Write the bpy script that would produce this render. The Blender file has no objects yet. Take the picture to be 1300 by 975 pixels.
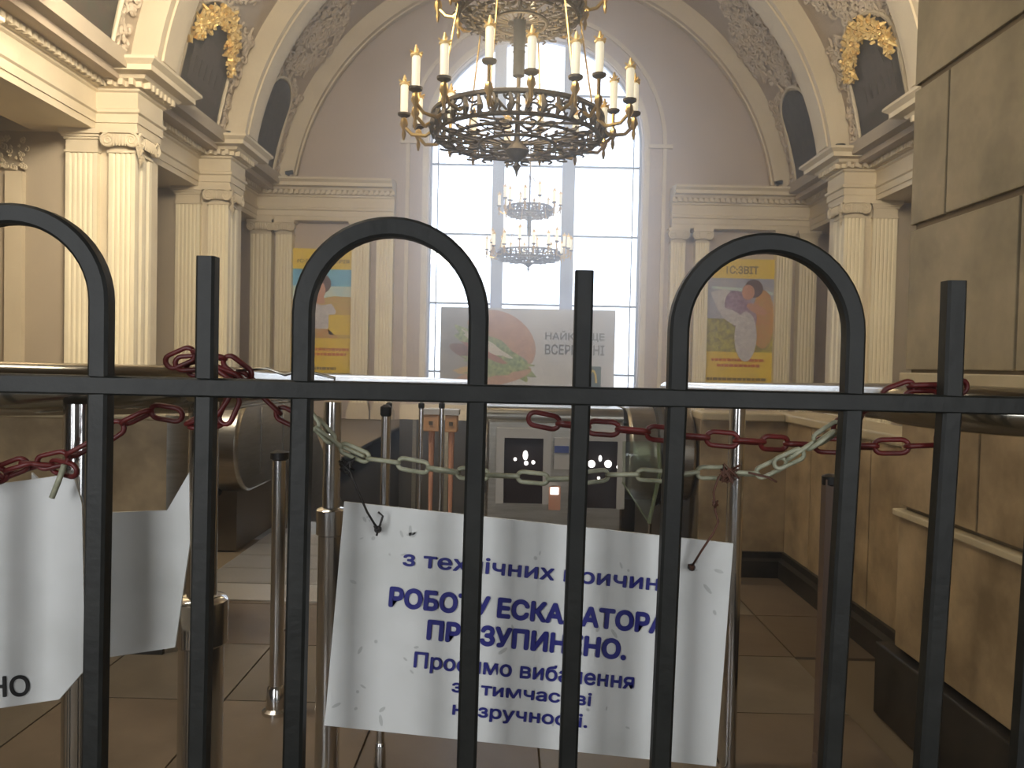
import bpy, bmesh, math, random
from mathutils import Vector, Matrix, Euler
random.seed(7)
PI = math.pi
S = bpy.context.scene
C = S.collection

# ------------------------------------------------------------------ camera, sky, exposure
CAM = Vector((0, 0, 1.25))
F = 1000.0                                   # focal length in pixels of the 1300 px frame
cd = bpy.data.cameras.new('camera')
cd.sensor_fit = 'HORIZONTAL'; cd.sensor_width = 36; cd.lens = F / 1300 * 36
cd.clip_start = 0.05; cd.clip_end = 200
co = bpy.data.objects.new('camera', cd); C.objects.link(co)
ROT = (Matrix.Rotation(math.radians(0.29), 3, 'Z') @ Matrix.Rotation(math.radians(90 - 1.46), 3, 'X')
       @ Matrix.Rotation(math.radians(1.25), 3, 'Z'))
co.matrix_world = Matrix.Translation(CAM) @ ROT.to_4x4()
S.camera = co

w = bpy.data.worlds.new('overcast_sky'); S.world = w; w.use_nodes = True
wn = w.node_tree.nodes; wl = w.node_tree.links
bg = wn['Background']
tc = wn.new('ShaderNodeTexCoord'); sp = wn.new('ShaderNodeSeparateXYZ'); rp = wn.new('ShaderNodeValToRGB')
wl.new(tc.outputs['Generated'], sp.inputs[0]); wl.new(sp.outputs['Z'], rp.inputs[0])
rp.color_ramp.elements[0].position = 0.0; rp.color_ramp.elements[0].color = (0.86, 0.90, 0.97, 1)
rp.color_ramp.elements[1].position = 0.6; rp.color_ramp.elements[1].color = (0.72, 0.83, 1.0, 1)
wl.new(rp.outputs[0], bg.inputs[0])
bg.inputs[1].default_value = 4.6

def area(name, loc, target, sx, sy, power, col, spread=PI):
    d = bpy.data.lights.new(name, 'AREA'); d.shape = 'RECTANGLE'; d.size = sx; d.size_y = sy
    d.energy = power; d.color = col; d.spread = spread
    o = bpy.data.objects.new(name, d); C.objects.link(o); o.location = loc
    o.rotation_euler = (Vector(target) - Vector(loc)).to_track_quat('-Z', 'Y').to_euler()
    return o
# daylight that enters by the street doors behind the photographer, and the hall's warm cove lighting
area('street_door_daylight', (-1.7, -1.7, 1.6), (0, 4, 1.2), 1.0, 2.3, 62, (0.96, 0.98, 1.0))
area('street_door_daylight', (1.5, -1.7, 1.6), (0.6, 4, 1.2), 0.9, 2.3, 38, (0.96, 0.98, 1.0))
area('vestibule_ceiling_lamp', (-2.6, 2.6, 5.6), (-2.0, 8.5, 2.0), 2.5, 1.0, 250, (1.0, 0.88, 0.70))
area('cove_light_left', (-2.6, 6.3, 5.2), (-5.6, 11.5, 3.2), 1.5, 0.8, 640, (1.0, 0.87, 0.66))
area('cove_light_right', (3.2, 6.3, 5.2), (6.2, 12.5, 3.2), 1.5, 0.8, 500, (1.0, 0.87, 0.66))
hz_m = bpy.data.materials.new('glare_haze'); hz_m.use_nodes = True; hz_m.node_tree.nodes.clear()  # haze volume added to stand in for lens glare around the window
_o = hz_m.node_tree.nodes.new('ShaderNodeOutputMaterial'); _v = hz_m.node_tree.nodes.new('ShaderNodeVolumeScatter')
_v.inputs['Density'].default_value = 0.035; _v.inputs['Anisotropy'].default_value = 0.86; _v.inputs['Color'].default_value = (0.93, 0.96, 1.0, 1)
hz_m.node_tree.links.new(_v.outputs[0], _o.inputs['Volume'])
S.view_settings.view_transform = 'Standard'
S.view_settings.look = 'None'
S.view_settings.exposure = 0.0
S.view_settings.gamma = 1.0
S.view_settings.use_curve_mapping = False

def at(px, py, Y):
    """world point seen at that pixel of the 1300x975 frame, at depth Y"""
    d = ROT @ Vector(((px - 650) / F, -(py - 487.5) / F, -1))
    return CAM + d * (Y / d.y)

# ------------------------------------------------------------------ materials
def mat(name, col, rough=0.6, metal=0.0, col2=None, scale=3.0, amount=1.0, bump=0.0, bscale=30, detail=6,
        emit=None, estr=0, coat=0, stretch=None, lo=0.35, hi=0.65, spec=None):
    m = bpy.data.materials.new(name); m.use_nodes = True
    nt = m.node_tree; n = nt.nodes; l = nt.links; b = n['Principled BSDF']
    b.inputs['Base Color'].default_value = (*col, 1); b.inputs['Roughness'].default_value = rough
    b.inputs['Metallic'].default_value = metal
    if coat: b.inputs['Coat Weight'].default_value = coat
    t = n.new('ShaderNodeTexCoord'); vec = t.outputs['Object']
    if stretch:
        mp = n.new('ShaderNodeMapping'); mp.inputs['Scale'].default_value = stretch
        l.new(vec, mp.inputs[0]); vec = mp.outputs[0]
    if col2 is not None:
        ns = n.new('ShaderNodeTexNoise'); ns.inputs['Scale'].default_value = scale; ns.inputs['Detail'].default_value = detail
        ns.inputs['Roughness'].default_value = 0.6
        l.new(vec, ns.inputs['Vector'])
        r = n.new('ShaderNodeValToRGB'); r.color_ramp.elements[0].position = lo; r.color_ramp.elements[1].position = hi
        r.color_ramp.elements[0].color = (*col, 1); r.color_ramp.elements[1].color = (*col2, 1)
        l.new(ns.outputs['Fac'], r.inputs[0]); l.new(r.outputs[0], b.inputs['Base Color'])
    if bump:
        nb = n.new('ShaderNodeTexNoise'); nb.inputs['Scale'].default_value = bscale; nb.inputs['Detail'].default_value = 5
        l.new(vec, nb.inputs['Vector'])
        bp = n.new('ShaderNodeBump'); bp.inputs['Strength'].default_value = bump; bp.inputs['Distance'].default_value = 0.01
        l.new(nb.outputs['Fac'], bp.inputs['Height']); l.new(bp.outputs[0], b.inputs['Normal'])
    if spec is not None: b.inputs['Specular IOR Level'].default_value = spec
    if emit:
        b.inputs['Emission Color'].default_value = (*emit, 1); b.inputs['Emission Strength'].default_value = estr
    return m

M = {}
M['stucco'] = mat('cream_stucco', (0.64, 0.56, 0.42), 0.75, col2=(0.57, 0.49, 0.36), scale=2, bump=0.15)
M['vault'] = mat('beige_vault_plaster', (0.46, 0.38, 0.29), 0.85, col2=(0.41, 0.335, 0.255), scale=1.2, bump=0.1)
M['wallp'] = mat('grey_beige_plaster', (0.45, 0.38, 0.285), 0.85, col2=(0.40, 0.34, 0.26), scale=1.5, bump=0.1)
M['endw'] = mat('mauve_beige_plaster', (0.47, 0.39, 0.32), 0.85, col2=(0.42, 0.345, 0.28), scale=1.0, bump=0.1)
M['relief'] = mat('pale_stucco_relief', (0.56, 0.47, 0.36), 0.8)
M['vestibule'] = mat('dim_grey_vestibule_wall', (0.16, 0.15, 0.13), 0.8)
M['column'] = mat('ivory_column_paint', (0.80, 0.73, 0.55), 0.6, col2=(0.74, 0.66, 0.49), scale=2.5, bump=0.08)
M['marble_up'] = mat('olive_beige_marble', (0.20, 0.17, 0.105), 0.5, col2=(0.40, 0.33, 0.21), scale=4.5, lo=0.3, hi=0.7, detail=10, bump=0.03)
M['marble_lo'] = mat('tan_marble', (0.19, 0.135, 0.072), 0.45, col2=(0.44, 0.33, 0.19), scale=6.0, lo=0.3, hi=0.7, detail=10, bump=0.03)
M['mortar'] = mat('brown_joint_mortar', (0.17, 0.13, 0.08), 0.9, bump=0.2)
M['ledge'] = mat('cream_stone_ledge', (0.52, 0.44, 0.28), 0.5, col2=(0.42, 0.35, 0.22), scale=6)
M['black_stone'] = mat('black_stone', (0.012, 0.012, 0.011), 0.4, col2=(0.035, 0.03, 0.024), scale=8)
M['tile'] = mat('brown_floor_tile', (0.13, 0.098, 0.066), 0.38, col2=(0.215, 0.165, 0.115), scale=2.6, detail=9, bump=0.04)
M['tile2'] = mat('darker_floor_tile', (0.11, 0.082, 0.056), 0.36, col2=(0.18, 0.138, 0.095), scale=2.2, detail=9, bump=0.04)
M['tile3'] = mat('greyish_floor_tile', (0.13, 0.107, 0.076), 0.36, col2=(0.20, 0.165, 0.12), scale=3.2, detail=9, bump=0.04)
M['gate'] = mat('dark_green_grey_gate_paint', (0.007, 0.008, 0.007), 0.5, col2=(0.014, 0.015, 0.013), scale=18, bump=0.1, bscale=60, spec=0.35)
M['chrome'] = mat('polished_stainless', (0.66, 0.66, 0.66), 0.14, 1.0)
M['steel'] = mat('brushed_stainless', (0.46, 0.44, 0.39), 0.30, 1.0, col2=(0.36, 0.34, 0.29), scale=5, stretch=(1, 1, 12))
M['rail'] = mat('worn_stainless_rail', (0.38, 0.36, 0.31), 0.17, 1.0)
M['skirt'] = mat('dull_bronze_skirt', (0.13, 0.105, 0.075), 0.5, 0.3)
M['plate'] = mat('grooved_aluminium_plate', (0.50, 0.48, 0.44), 0.42, 0.6)
M['red'] = mat('red_plastic', (0.13, 0.010, 0.009), 0.45, col2=(0.07, 0.008, 0.007), scale=30)
M['pale'] = mat('yellowed_white_plastic', (0.36, 0.36, 0.26), 0.5, col2=(0.20, 0.21, 0.14), scale=40)
M['wire'] = mat('black_wire', (0.02, 0.017, 0.015), 0.5)
M['rust'] = mat('rusty_wire', (0.09, 0.035, 0.02), 0.7)
M['board'] = mat('dirty_white_board', (0.60, 0.61, 0.60), 0.45, col2=(0.47, 0.48, 0.46), scale=5, detail=9, lo=0.45, hi=0.75)
M['blue_ink'] = mat('blue_lettering', (0.014, 0.016, 0.17), 0.5)
M['black_ink'] = mat('black_lettering', (0.012, 0.012, 0.012), 0.5)
M['scuff'] = mat('grey_scuff_marks', (0.42, 0.43, 0.42), 0.6)
M['gold'] = mat('gilded_relief', (0.80, 0.52, 0.15), 0.45, 0.35, col2=(0.92, 0.74, 0.36), scale=12, bump=0.4, bscale=20)
M['brass'] = mat('brass', (0.55, 0.38, 0.14), 0.3, 0.9)
M['brass_dark'] = mat('shadowed_brass', (0.085, 0.068, 0.05), 0.45, 0.5, col2=(0.16, 0.125, 0.08), scale=20)  # brass darkened: the chandeliers' backlit shadow is put into the colour
M['candle'] = mat('white_candle_glass', (0.85, 0.80, 0.66), 0.4, emit=(1.0, 0.90, 0.66), estr=0.55)
M['mosaic'] = mat('dark_mosaic', (0.030, 0.024, 0.015), 0.85, col2=(0.105, 0.088, 0.060), scale=7, detail=12, bump=0.3, bscale=60)
M['mosaic_grey'] = mat('grey_mosaic_building', (0.075, 0.060, 0.048), 0.85, col2=(0.115, 0.095, 0.075), scale=14, bump=0.3, bscale=60)
M['mosaic_brown'] = mat('brown_mosaic_ground', (0.085, 0.055, 0.04), 0.85, col2=(0.05, 0.055, 0.035), scale=11, bump=0.3, bscale=60)
M['frame_grey'] = mat('window_mullion_paint', (0.36, 0.40, 0.50), 0.6)
M['frame_dark'] = mat('glazing_bar_metal', (0.16, 0.18, 0.22), 0.5)
M['yellow'] = mat('poster_yellow', (0.72, 0.52, 0.02), 0.5)
M['p_sky'] = mat('poster_blue_sky', (0.10, 0.34, 0.62), 0.5, col2=(0.22, 0.52, 0.72), scale=3)
M['p_haze'] = mat('poster_pale_sky', (0.45, 0.62, 0.66), 0.5, col2=(0.60, 0.66, 0.58), scale=4)
M['p_lilac'] = mat('poster_lilac_sky', (0.28, 0.30, 0.42), 0.5, col2=(0.40, 0.38, 0.44), scale=5)
M['p_field'] = mat('poster_wheat_field', (0.50, 0.38, 0.06), 0.5, col2=(0.58, 0.36, 0.12), scale=12)
M['p_meadow'] = mat('poster_flower_meadow', (0.46, 0.42, 0.05), 0.5, col2=(0.24, 0.20, 0.08), scale=9, lo=0.4, hi=0.6)
M['p_skin'] = mat('poster_skin', (0.55, 0.28, 0.18), 0.5)
M['p_hair'] = mat('poster_brown_hair', (0.12, 0.06, 0.05), 0.5)
M['p_white'] = mat('poster_white_cloth', (0.62, 0.60, 0.62), 0.5, col2=(0.45, 0.42, 0.48), scale=10)
M['p_purple'] = mat('poster_purple_dress', (0.22, 0.12, 0.24), 0.5, col2=(0.42, 0.32, 0.42), scale=14)
M['p_orange'] = mat('poster_orange_dress', (0.55, 0.24, 0.08), 0.5, col2=(0.48, 0.33, 0.10), scale=10)
M['p_red'] = mat('poster_red_text', (0.52, 0.10, 0.02), 0.5)
M['p_brown'] = mat('poster_brown_text', (0.16, 0.09, 0.02), 0.5)
M['ban'] = mat('banner_pale_print', (0.50, 0.51, 0.54), 0.6, col2=(0.44, 0.45, 0.48), scale=2)
M['ban_grey'] = mat('banner_grey_print', (0.22, 0.22, 0.22), 0.6, col2=(0.32, 0.31, 0.30), scale=3)
M['ban_text'] = mat('banner_grey_text', (0.07, 0.075, 0.085), 0.6)
M['ban_green'] = mat('banner_logo_green', (0.03, 0.06, 0.04), 0.6)
M['bun'] = mat('burger_bun_print', (0.36, 0.20, 0.12), 0.6, col2=(0.46, 0.28, 0.17), scale=4)
M['patty'] = mat('burger_patty_print', (0.12, 0.05, 0.025), 0.6, col2=(0.22, 0.11, 0.06), scale=9)
M['lettuce'] = mat('burger_lettuce_print', (0.08, 0.16, 0.04), 0.6, col2=(0.34, 0.40, 0.14), scale=11)
M['cheese'] = mat('burger_cheese_print', (0.48, 0.33, 0.12), 0.6)
M['tomato'] = mat('burger_tomato_print', (0.30, 0.11, 0.07), 0.6)
M['onion'] = mat('burger_onion_print', (0.50, 0.46, 0.40), 0.6)
M['rubber'] = mat('black_rubber', (0.012, 0.012, 0.012), 0.5)
M['dark'] = mat('shaft_darkness', (0.030, 0.027, 0.024), 0.5, col2=(0.05, 0.045, 0.04), scale=2)  # near-black colour paints in the darkness of the escalator shaft
M['booth_white'] = mat('white_painted_frame', (0.45, 0.44, 0.42), 0.5)
M['booth_dark'] = mat('dark_glass_panel', (0.03, 0.022, 0.022), 0.08)
M['glow_white'] = mat('glowing_white', (1, 1, 1), 0.4, emit=(1, 0.98, 0.95), estr=2.2)  # emission for painted reflections of lights on the booth, and its lit button
M['orange_box'] = mat('amber_box_face', (0.50, 0.27, 0.12), 0.4)
M['post_brown'] = mat('brown_reflecting_post', (0.15, 0.105, 0.08), 0.4, 0.3)  # stainless post, its brown reflections put into the base colour
M['blue_label'] = mat('blue_label_band', (0.06, 0.09, 0.28), 0.5)
M['spot'] = mat('black_spotlight_metal', (0.01, 0.01, 0.01), 0.5)
def glass_mat(name, tint, fac=0.08):
    m = bpy.data.materials.new(name); m.use_nodes = True; nt = m.node_tree; nt.nodes.clear()
    o = nt.nodes.new('ShaderNodeOutputMaterial'); t = nt.nodes.new('ShaderNodeBsdfTransparent'); g = nt.nodes.new('ShaderNodeBsdfGlossy')
    x = nt.nodes.new('ShaderNodeMixShader'); t.inputs[0].default_value = (*tint, 1); g.inputs['Roughness'].default_value = 0.03
    x.inputs[0].default_value = fac
    nt.links.new(t.outputs[0], x.inputs[1]); nt.links.new(g.outputs[0], x.inputs[2]); nt.links.new(x.outputs[0], o.inputs[0])
    return m
M['glass'] = glass_mat('window_glass', (0.95, 0.97, 1.0))
M['glass_green'] = glass_mat('greenish_balustrade_glass', (0.88, 0.93, 0.85), 0.12)
M['glass_edge'] = mat('green_glass_edge', (0.22, 0.25, 0.15), 0.4)

# ------------------------------------------------------------------ mesh helpers
def obj(name, bm, m, parent=None, smooth=None, bevel=0, kind=None):
    me = bpy.data.meshes.new(name); bmesh.ops.recalc_face_normals(bm, faces=bm.faces)
    if smooth:
        for f in bm.faces: f.smooth = True
    bm.to_mesh(me); bm.free()
    me.materials.append(M[m] if isinstance(m, str) else m)
    o = bpy.data.objects.new(name, me); C.objects.link(o)
    if smooth and smooth != 1: me.set_sharp_from_angle(angle=math.radians(smooth))
    if parent: o.parent = parent
    if bevel:
        b = o.modifiers.new('bevel', 'BEVEL'); b.width = bevel; b.segments = 2; b.limit_method = 'ANGLE'
    if kind: o['kind'] = kind
    return o
def struct(name, bm, m, parent=None, **k):
    o = obj(name, bm, m, parent, **k)
    if parent is None: o['kind'] = 'structure'
    return o
def thing(name, label, cat, loc=(0, 0, 0), group=None):
    o = bpy.data.objects.new(name, None); C.objects.link(o); o.location = loc; o.empty_display_size = 0.1
    o['label'] = label; o['category'] = cat
    if group: o['group'] = group
    return o
def tag(o, label, cat, group=None):
    o['label'] = label; o['category'] = cat
    if group: o['group'] = group
    return o
def recenter(parent):
    """children were built in world coordinates: keep them there under a moved Empty"""
    inv = Matrix.Translation(-parent.location)
    for c in parent.children:
        c.matrix_parent_inverse = inv
def box(bm, x0, x1, y0, y1, z0, z1):
    v = [bm.verts.new(p) for p in ((x0,y0,z0),(x1,y0,z0),(x1,y1,z0),(x0,y1,z0),(x0,y0,z1),(x1,y0,z1),(x1,y1,z1),(x0,y1,z1))]
    for q in ((0,3,2,1),(4,5,6,7),(0,1,5,4),(1,2,6,5),(2,3,7,6),(3,0,4,7)): bm.faces.new([v[i] for i in q])
    return v
def B(*a):
    bm = bmesh.new(); box(bm, *a); return bm
def prism(bm, pts, fn0, fn1):
    """pts 2D polygon; fn0/fn1 map 2D -> 3D for the two end caps"""
    a = [bm.verts.new(fn0(p)) for p in pts]; b = [bm.verts.new(fn1(p)) for p in pts]; n = len(pts)
    for i in range(n): bm.faces.new((a[i], a[(i+1) % n], b[(i+1) % n], b[i]))
    bm.faces.new(a[::-1]); bm.faces.new(b)
def zprism(bm, pts, z0, z1): prism(bm, pts, lambda p: (p[0], p[1], z0), lambda p: (p[0], p[1], z1))
def yprism(bm, pts, y0, y1): prism(bm, pts, lambda p: (p[0], y0, p[1]), lambda p: (p[0], y1, p[1]))
def tube(bm, pts, r, n=8, closed=False, cap=True):
    pts = [Vector(p) for p in pts]; k = len(pts)
    rs = r if isinstance(r, (list, tuple)) else [r] * k
    rings = []; up = None
    for i in range(k):
        if closed: t = pts[(i+1) % k] - pts[i-1]
        else: t = pts[min(i+1, k-1)] - pts[max(i-1, 0)]
        if t.length < 1e-9: t = Vector((0,0,1))
        t.normalize()
        if up is None:
            up = Vector((0,0,1)) if abs(t.z) < 0.9 else Vector((1,0,0))
        up = up - t * up.dot(t)
        if up.length < 1e-6: up = t.orthogonal()
        up.normalize(); s = t.cross(up)
        rings.append([bm.verts.new(pts[i] + (up*math.cos(2*PI*j/n) + s*math.sin(2*PI*j/n)) * rs[i]) for j in range(n)])
    m = k if closed else k-1
    for i in range(m):
        a, b = rings[i], rings[(i+1) % k]
        for j in range(n): bm.faces.new((a[j], a[(j+1) % n], b[(j+1) % n], b[j]))
    if cap and not closed:
        bm.faces.new(rings[0][::-1]); bm.faces.new(rings[-1])
def lathe(bm, cx, cy, prof, n=20, cap=True):
    rings = [[bm.verts.new((cx + r*math.cos(2*PI*j/n), cy + r*math.sin(2*PI*j/n), z)) for j in range(n)] for r, z in prof]
    for a, b in zip(rings, rings[1:]):
        for j in range(n): bm.faces.new((a[j], a[(j+1) % n], b[(j+1) % n], b[j]))
    if cap: bm.faces.new(rings[0][::-1]); bm.faces.new(rings[-1])
def arcstrip(bm, xc, zc, r0, r1, y0, y1, a0, a1, n=40):
    q = []
    for i in range(n+1):
        a = a0 + (a1-a0)*i/n; c, s = math.cos(a), math.sin(a)
        q.append([bm.verts.new((xc + r*c, y, zc + r*s)) for r, y in ((r0,y0),(r1,y0),(r1,y1),(r0,y1))])
    for a, b in zip(q, q[1:]):
        for j in range(4): bm.faces.new((a[j], a[(j+1) % 4], b[(j+1) % 4], b[j]))
    bm.faces.new(q[0][::-1]); bm.faces.new(q[-1])
def sweep(bm, path, prof, side):
    """path: plan polyline (x,y); prof: closed list of (offset towards the room, z); side +1: room on the +normal"""
    P = [Vector(p) for p in path]; rings = []
    for i in range(len(P)):
        d0 = (P[i] - P[i-1]).normalized() if i > 0 else None
        d1 = (P[i+1] - P[i]).normalized() if i < len(P)-1 else None
        if d0 is None: d0 = d1
        if d1 is None: d1 = d0
        n0 = Vector((-d0.y, d0.x))*side; n1 = Vector((-d1.y, d1.x))*side
        m = (n0 + n1); m = m / max(0.2, m.dot(n0))
        rings.append([bm.verts.new((P[i].x + m.x*o, P[i].y + m.y*o, z)) for o, z in prof])
    k = len(prof)
    for a, b in zip(rings, rings[1:]):
        for j in range(k): bm.faces.new((a[j], a[(j+1) % k], b[(j+1) % k], b[j]))
    bm.faces.new(rings[0][::-1]); bm.faces.new(rings[-1])
def filled(outer, holes, depth):
    """flat plate with holes via a 2D curve; local XY plane, returned as bmesh"""
    cu = bpy.data.curves.new('tmp', 'CURVE'); cu.dimensions = '2D'; cu.fill_mode = 'BOTH'; cu.extrude = depth/2
    for loop in [outer] + holes:
        s = cu.splines.new('POLY'); s.points.add(len(loop)-1)
        for p, q in zip(s.points, loop): p.co = (q[0], q[1], 0, 1)
        s.use_cyclic_u = True
    o = bpy.data.objects.new('tmp', cu); me = bpy.data.meshes.new_from_object(o)
    bm = bmesh.new(); bm.from_mesh(me); bpy.data.objects.remove(o); bpy.data.curves.remove(cu); bpy.data.meshes.remove(me)
    return bm
def text_bm(body, size, bold=0.0, depth=0.0006, align='LEFT'):
    """lettering from the built-in font; each contour is filled by itself, overlapping strokes lie a hair apart"""
    cu = bpy.data.curves.new('tmp', 'FONT'); cu.body = body; cu.size = size; cu.resolution_u = 4; cu.fill_mode = 'NONE'
    o = bpy.data.objects.new('tmp', cu); me = bpy.data.meshes.new_from_object(o)
    nb = {}
    for e in me.edges:
        p, q = e.vertices; nb.setdefault(p, []).append(q); nb.setdefault(q, []).append(p)
    co_ = [(v.co.x, v.co.y) for v in me.vertices]; seen = set(); loops = []
    for v0 in sorted(nb):
        if v0 in seen: continue
        lp = [v0]; seen.add(v0); cur = v0
        while True:
            nx = [q for q in nb[cur] if q not in seen]
            if not nx: break
            cur = min(nx) if cur == v0 else nx[0]; seen.add(cur); lp.append(cur)
        loops.append([co_[i] for i in lp])
    bpy.data.objects.remove(o); bpy.data.curves.remove(cu); bpy.data.meshes.remove(me)
    def ar(l): return 0.5*sum(l[i-1][0]*l[i][1]-l[i][0]*l[i-1][1] for i in range(len(l)))
    def inside(p, l):
        c = False
        for i in range(len(l)):
            (x1, y1), (x2, y2) = l[i-1], l[i]
            if (y1 > p[1]) != (y2 > p[1]) and p[0] < (x2-x1)*(p[1]-y1)/(y2-y1)+x1: c = not c
        return c
    loops = [l for l in loops if len(l) > 2]; big = max(loops, key=lambda l: abs(ar(l))); sg_ = ar(big) > 0
    outer = [l for l in loops if (ar(l) > 0) == sg_]; holes = [l for l in loops if (ar(l) > 0) != sg_]
    for h in list(holes):                               # a figure or stop from a font wound the other way
        if not any(inside(h[0], l) for l in outer): holes.remove(h); outer.append(h)
    for h in list(outer):                               # and the counters inside those
        if (ar(h) > 0) == sg_ and any(l is not h and (ar(l) > 0) != sg_ and all(inside(p, l) for p in h) for l in outer): outer.remove(h); holes.append(h)
    own = {i: [] for i in range(len(outer))}
    for h in holes:
        c = [i for i, l in enumerate(outer) if inside(h[0], l)]
        if c: own[min(c, key=lambda i: abs(ar(outer[i])))].append(h)
    bm = bmesh.new(); r = bold*size
    shifts = [(0, 0)] if not bold else [(0, 0)] + [(r*math.cos(2*PI*i/8), r*math.sin(2*PI*i/8)) for i in range(8)]
    for i, l in enumerate(outer):
        g_ = filled(l, own[i], 0.0); mm = bpy.data.meshes.new('tmp'); g_.to_mesh(mm); g_.free()
        for k, (dx, dy) in enumerate(shifts):
            n0 = len(bm.verts); bm.from_mesh(mm); bm.verts.ensure_lookup_table()
            for v in bm.verts[n0:]: v.co.x += dx; v.co.y += dy; v.co.z = 0.0003 + 0.00022*k + 0.00005*(i % 4)
        bpy.data.meshes.remove(mm)
    return bm
def fit(bm, x0, x1, y0, y1):
    """scale lettering to fill that box of its board"""
    xs = [v.co.x for v in bm.verts]; ys = [v.co.y for v in bm.verts]
    if not xs: return bm
    sx = (x1-x0)/(max(xs)-min(xs)); sy = (y1-y0)/(max(ys)-min(ys)); mx, my = min(xs), min(ys)
    for v in bm.verts: v.co.x = x0 + (v.co.x-mx)*sx; v.co.y = y0 + (v.co.y-my)*sy
    return bm

# ------------------------------------------------------------------ structure
_b = bmesh.new(); box(_b, -6.95, 7.55, -1.95, 17.09, 0.016, 9.84)
_h = obj('glare_haze', _b, hz_m); _h['kind'] = 'structure'
XC = 0.28; ZC = 4.36; YE = 17.1; HW = 5.88; HP = 5.28       # hall axis, arch centre height, end wall, wall line, pier face
RB = 5.15; RV = 5.5
def near_floor():
    bm = bmesh.new(); box(bm, -7.4, 8.0, -2.0, 5.45, -0.3, -0.012)
    box(bm, -7.4, -2.15, 5.45, YE, -0.3, -0.012); box(bm, 2.5, 8.0, 5.45, YE, -0.3, -0.012)
    return bm
fl = struct('floor', near_floor(), 'mortar')
TS = 0.57; k = 0; tile_me = []
for mk in ('tile', 'tile2', 'tile3'):
    bm = bmesh.new(); g = 0.0035
    box(bm, g, TS-g, g, TS-g, -0.012, 0.0)
    o = obj('floor_tile', bm, mk); tile_me.append(o.data); bpy.data.objects.remove(o)
for i in range(-7, 5):
    for j in range(0, 7):
        x = i*TS + 0.10; y = 1.13 + j*TS
        if x + TS > 1.33 and y < 2.9: continue
        if x < -2.9 and y > 3.0 or x > 1.5: continue
        if y > 4.0: 
            if x < -0.1 and x+TS > -2.0: continue
        o = bpy.data.objects.new('floor_tile', random.choice(tile_me)); C.objects.link(o); o.parent = fl
        o.location = (x, y, random.uniform(-0.0008, 0.0008))

wl_ = struct('wall_left', B(-7.5, -7.0, -2, YE+0.4, 0, 5.0), 'wallp')
wr_ = struct('wall_right', B(7.6, 8.1, -2, YE+0.4, 0, 5.0), 'wallp')
struct('wall_back', B(-7.5, 8.1, -2.5, -2.0, 0, 10.5), 'vestibule')
bm = bmesh.new(); a0 = math.asin(0.45/RV)
arcstrip(bm, XC, ZC, RV, RV+0.25, -2.0, YE+0.4, a0, PI-a0, 64)
ceil = struct('ceiling', bm, 'vault', smooth=40)
for s in (-1, 1):
    struct('aisle_ceiling', B(*sorted((XC+s*5.3, XC+s*7.78)), -2, YE+0.4, 4.9, 5.1), 'wallp', ceil)

# end wall with the arched window opening
WX0, WX1 = -1.97, 2.63; WXC = (WX0+WX1)/2; WR = (WX1-WX0)/2; WS = 1.25+4.75; WB = 0.42
hole = [(WX0, WB), (WX1, WB)] + [(WXC + WR*math.cos(a), WS + WR*math.sin(a)) for a in [PI*i/40 for i in range(41)]]
bm = filled([(-7.5, -2.5), (8.1, -2.5), (8.1, 10.5), (-7.5, 10.5)], [hole, [(-2.1, -2.4), (2.45, -2.4), (2.45, -0.05), (-2.1, -0.05)]], 0.4)
for v in bm.verts: v.co = (v.co.x, YE+0.2-v.co.z, v.co.y)
we = struct('wall_far', bm, 'endw')

# window: frame, thick mullions, thin glazing bars, panes
win = bpy.data.objects.new('window_1', None); C.objects.link(win); win['kind'] = 'structure'; win.location = (WXC, YE+0.2, WB)
wy = YE+0.22
def warc(bm, r0, r1, y0, y1, zb):
    arcstrip(bm, WXC, WS, r0, r1, y0, y1, 0, PI, 40)
    box(bm, WXC-r1, WXC-r0, y0, y1, zb, WS); box(bm, WXC+r0, WXC+r1, y0, y1, zb, WS)
bm = bmesh.new(); warc(bm, WR-0.045, WR, wy-0.05, wy+0.05, WB); obj('window_frame', bm, 'frame_grey', win)
mull = [(at(624, 300, wy).x, at(639, 300, wy).x), (at(712, 300, wy).x, at(728, 300, wy).x)]
for a, b in mull:
    c = (a+b)/2; top = WS + math.sqrt(WR**2-(c-WXC)**2) - 0.02
    obj('mullion', B(a, b, wy-0.12, wy+0.08, WB, top), 'frame_grey', win)
hz = [at(672, y, wy).z for y in (474, 387, 299, 211, 121)]
for z in hz:
    hw = WR-0.05 if z < WS else math.sqrt(WR**2-(z-WS)**2)-0.04
    obj('glazing_bar', B(WXC-hw, WXC+hw, wy-0.02, wy+0.02, z-0.022, z+0.022), 'frame_dark', win)
edges = [WX0+0.05, mull[0][0], mull[0][1], mull[1][0], mull[1][1], WX1-0.05]
zs = [WB] + sorted(hz)
for k in range(3):
    xa, xb = edges[2*k], edges[2*k+1]
    for i, z in enumerate(zs):
        if i < len(zs)-1 and zs[i+1] < WS:
            poly = [(xa, z), (xb, z), (xb, zs[i+1]), (xa, zs[i+1])]
        else:
            z1 = zs[i+1] if i < len(zs)-1 else 99
            poly = [(xa, z), (xb, z)]
            for t in range(9):
                x = xb + (xa-xb)*t/8; hh = WS + math.sqrt(max(0.0, (WR-0.04)**2-(x-WXC)**2))
                poly.append((x, max(z+0.01, min(z1, hh))))
        bm = bmesh.new(); yprism(bm, poly, wy-0.004, wy+0.004); obj('window_pane', bm, 'glass', win)
# little decorative lattice along the edge of the arch light
bm = bmesh.new()
for s in (-1, 1):
    x = WXC + s*(WR-0.17); box(bm, x-0.012, x+0.012, wy-0.015, wy+0.015, WB, WS+1.2)
obj('border_bar', bm, 'frame_dark', win)
recenter(win)
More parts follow.
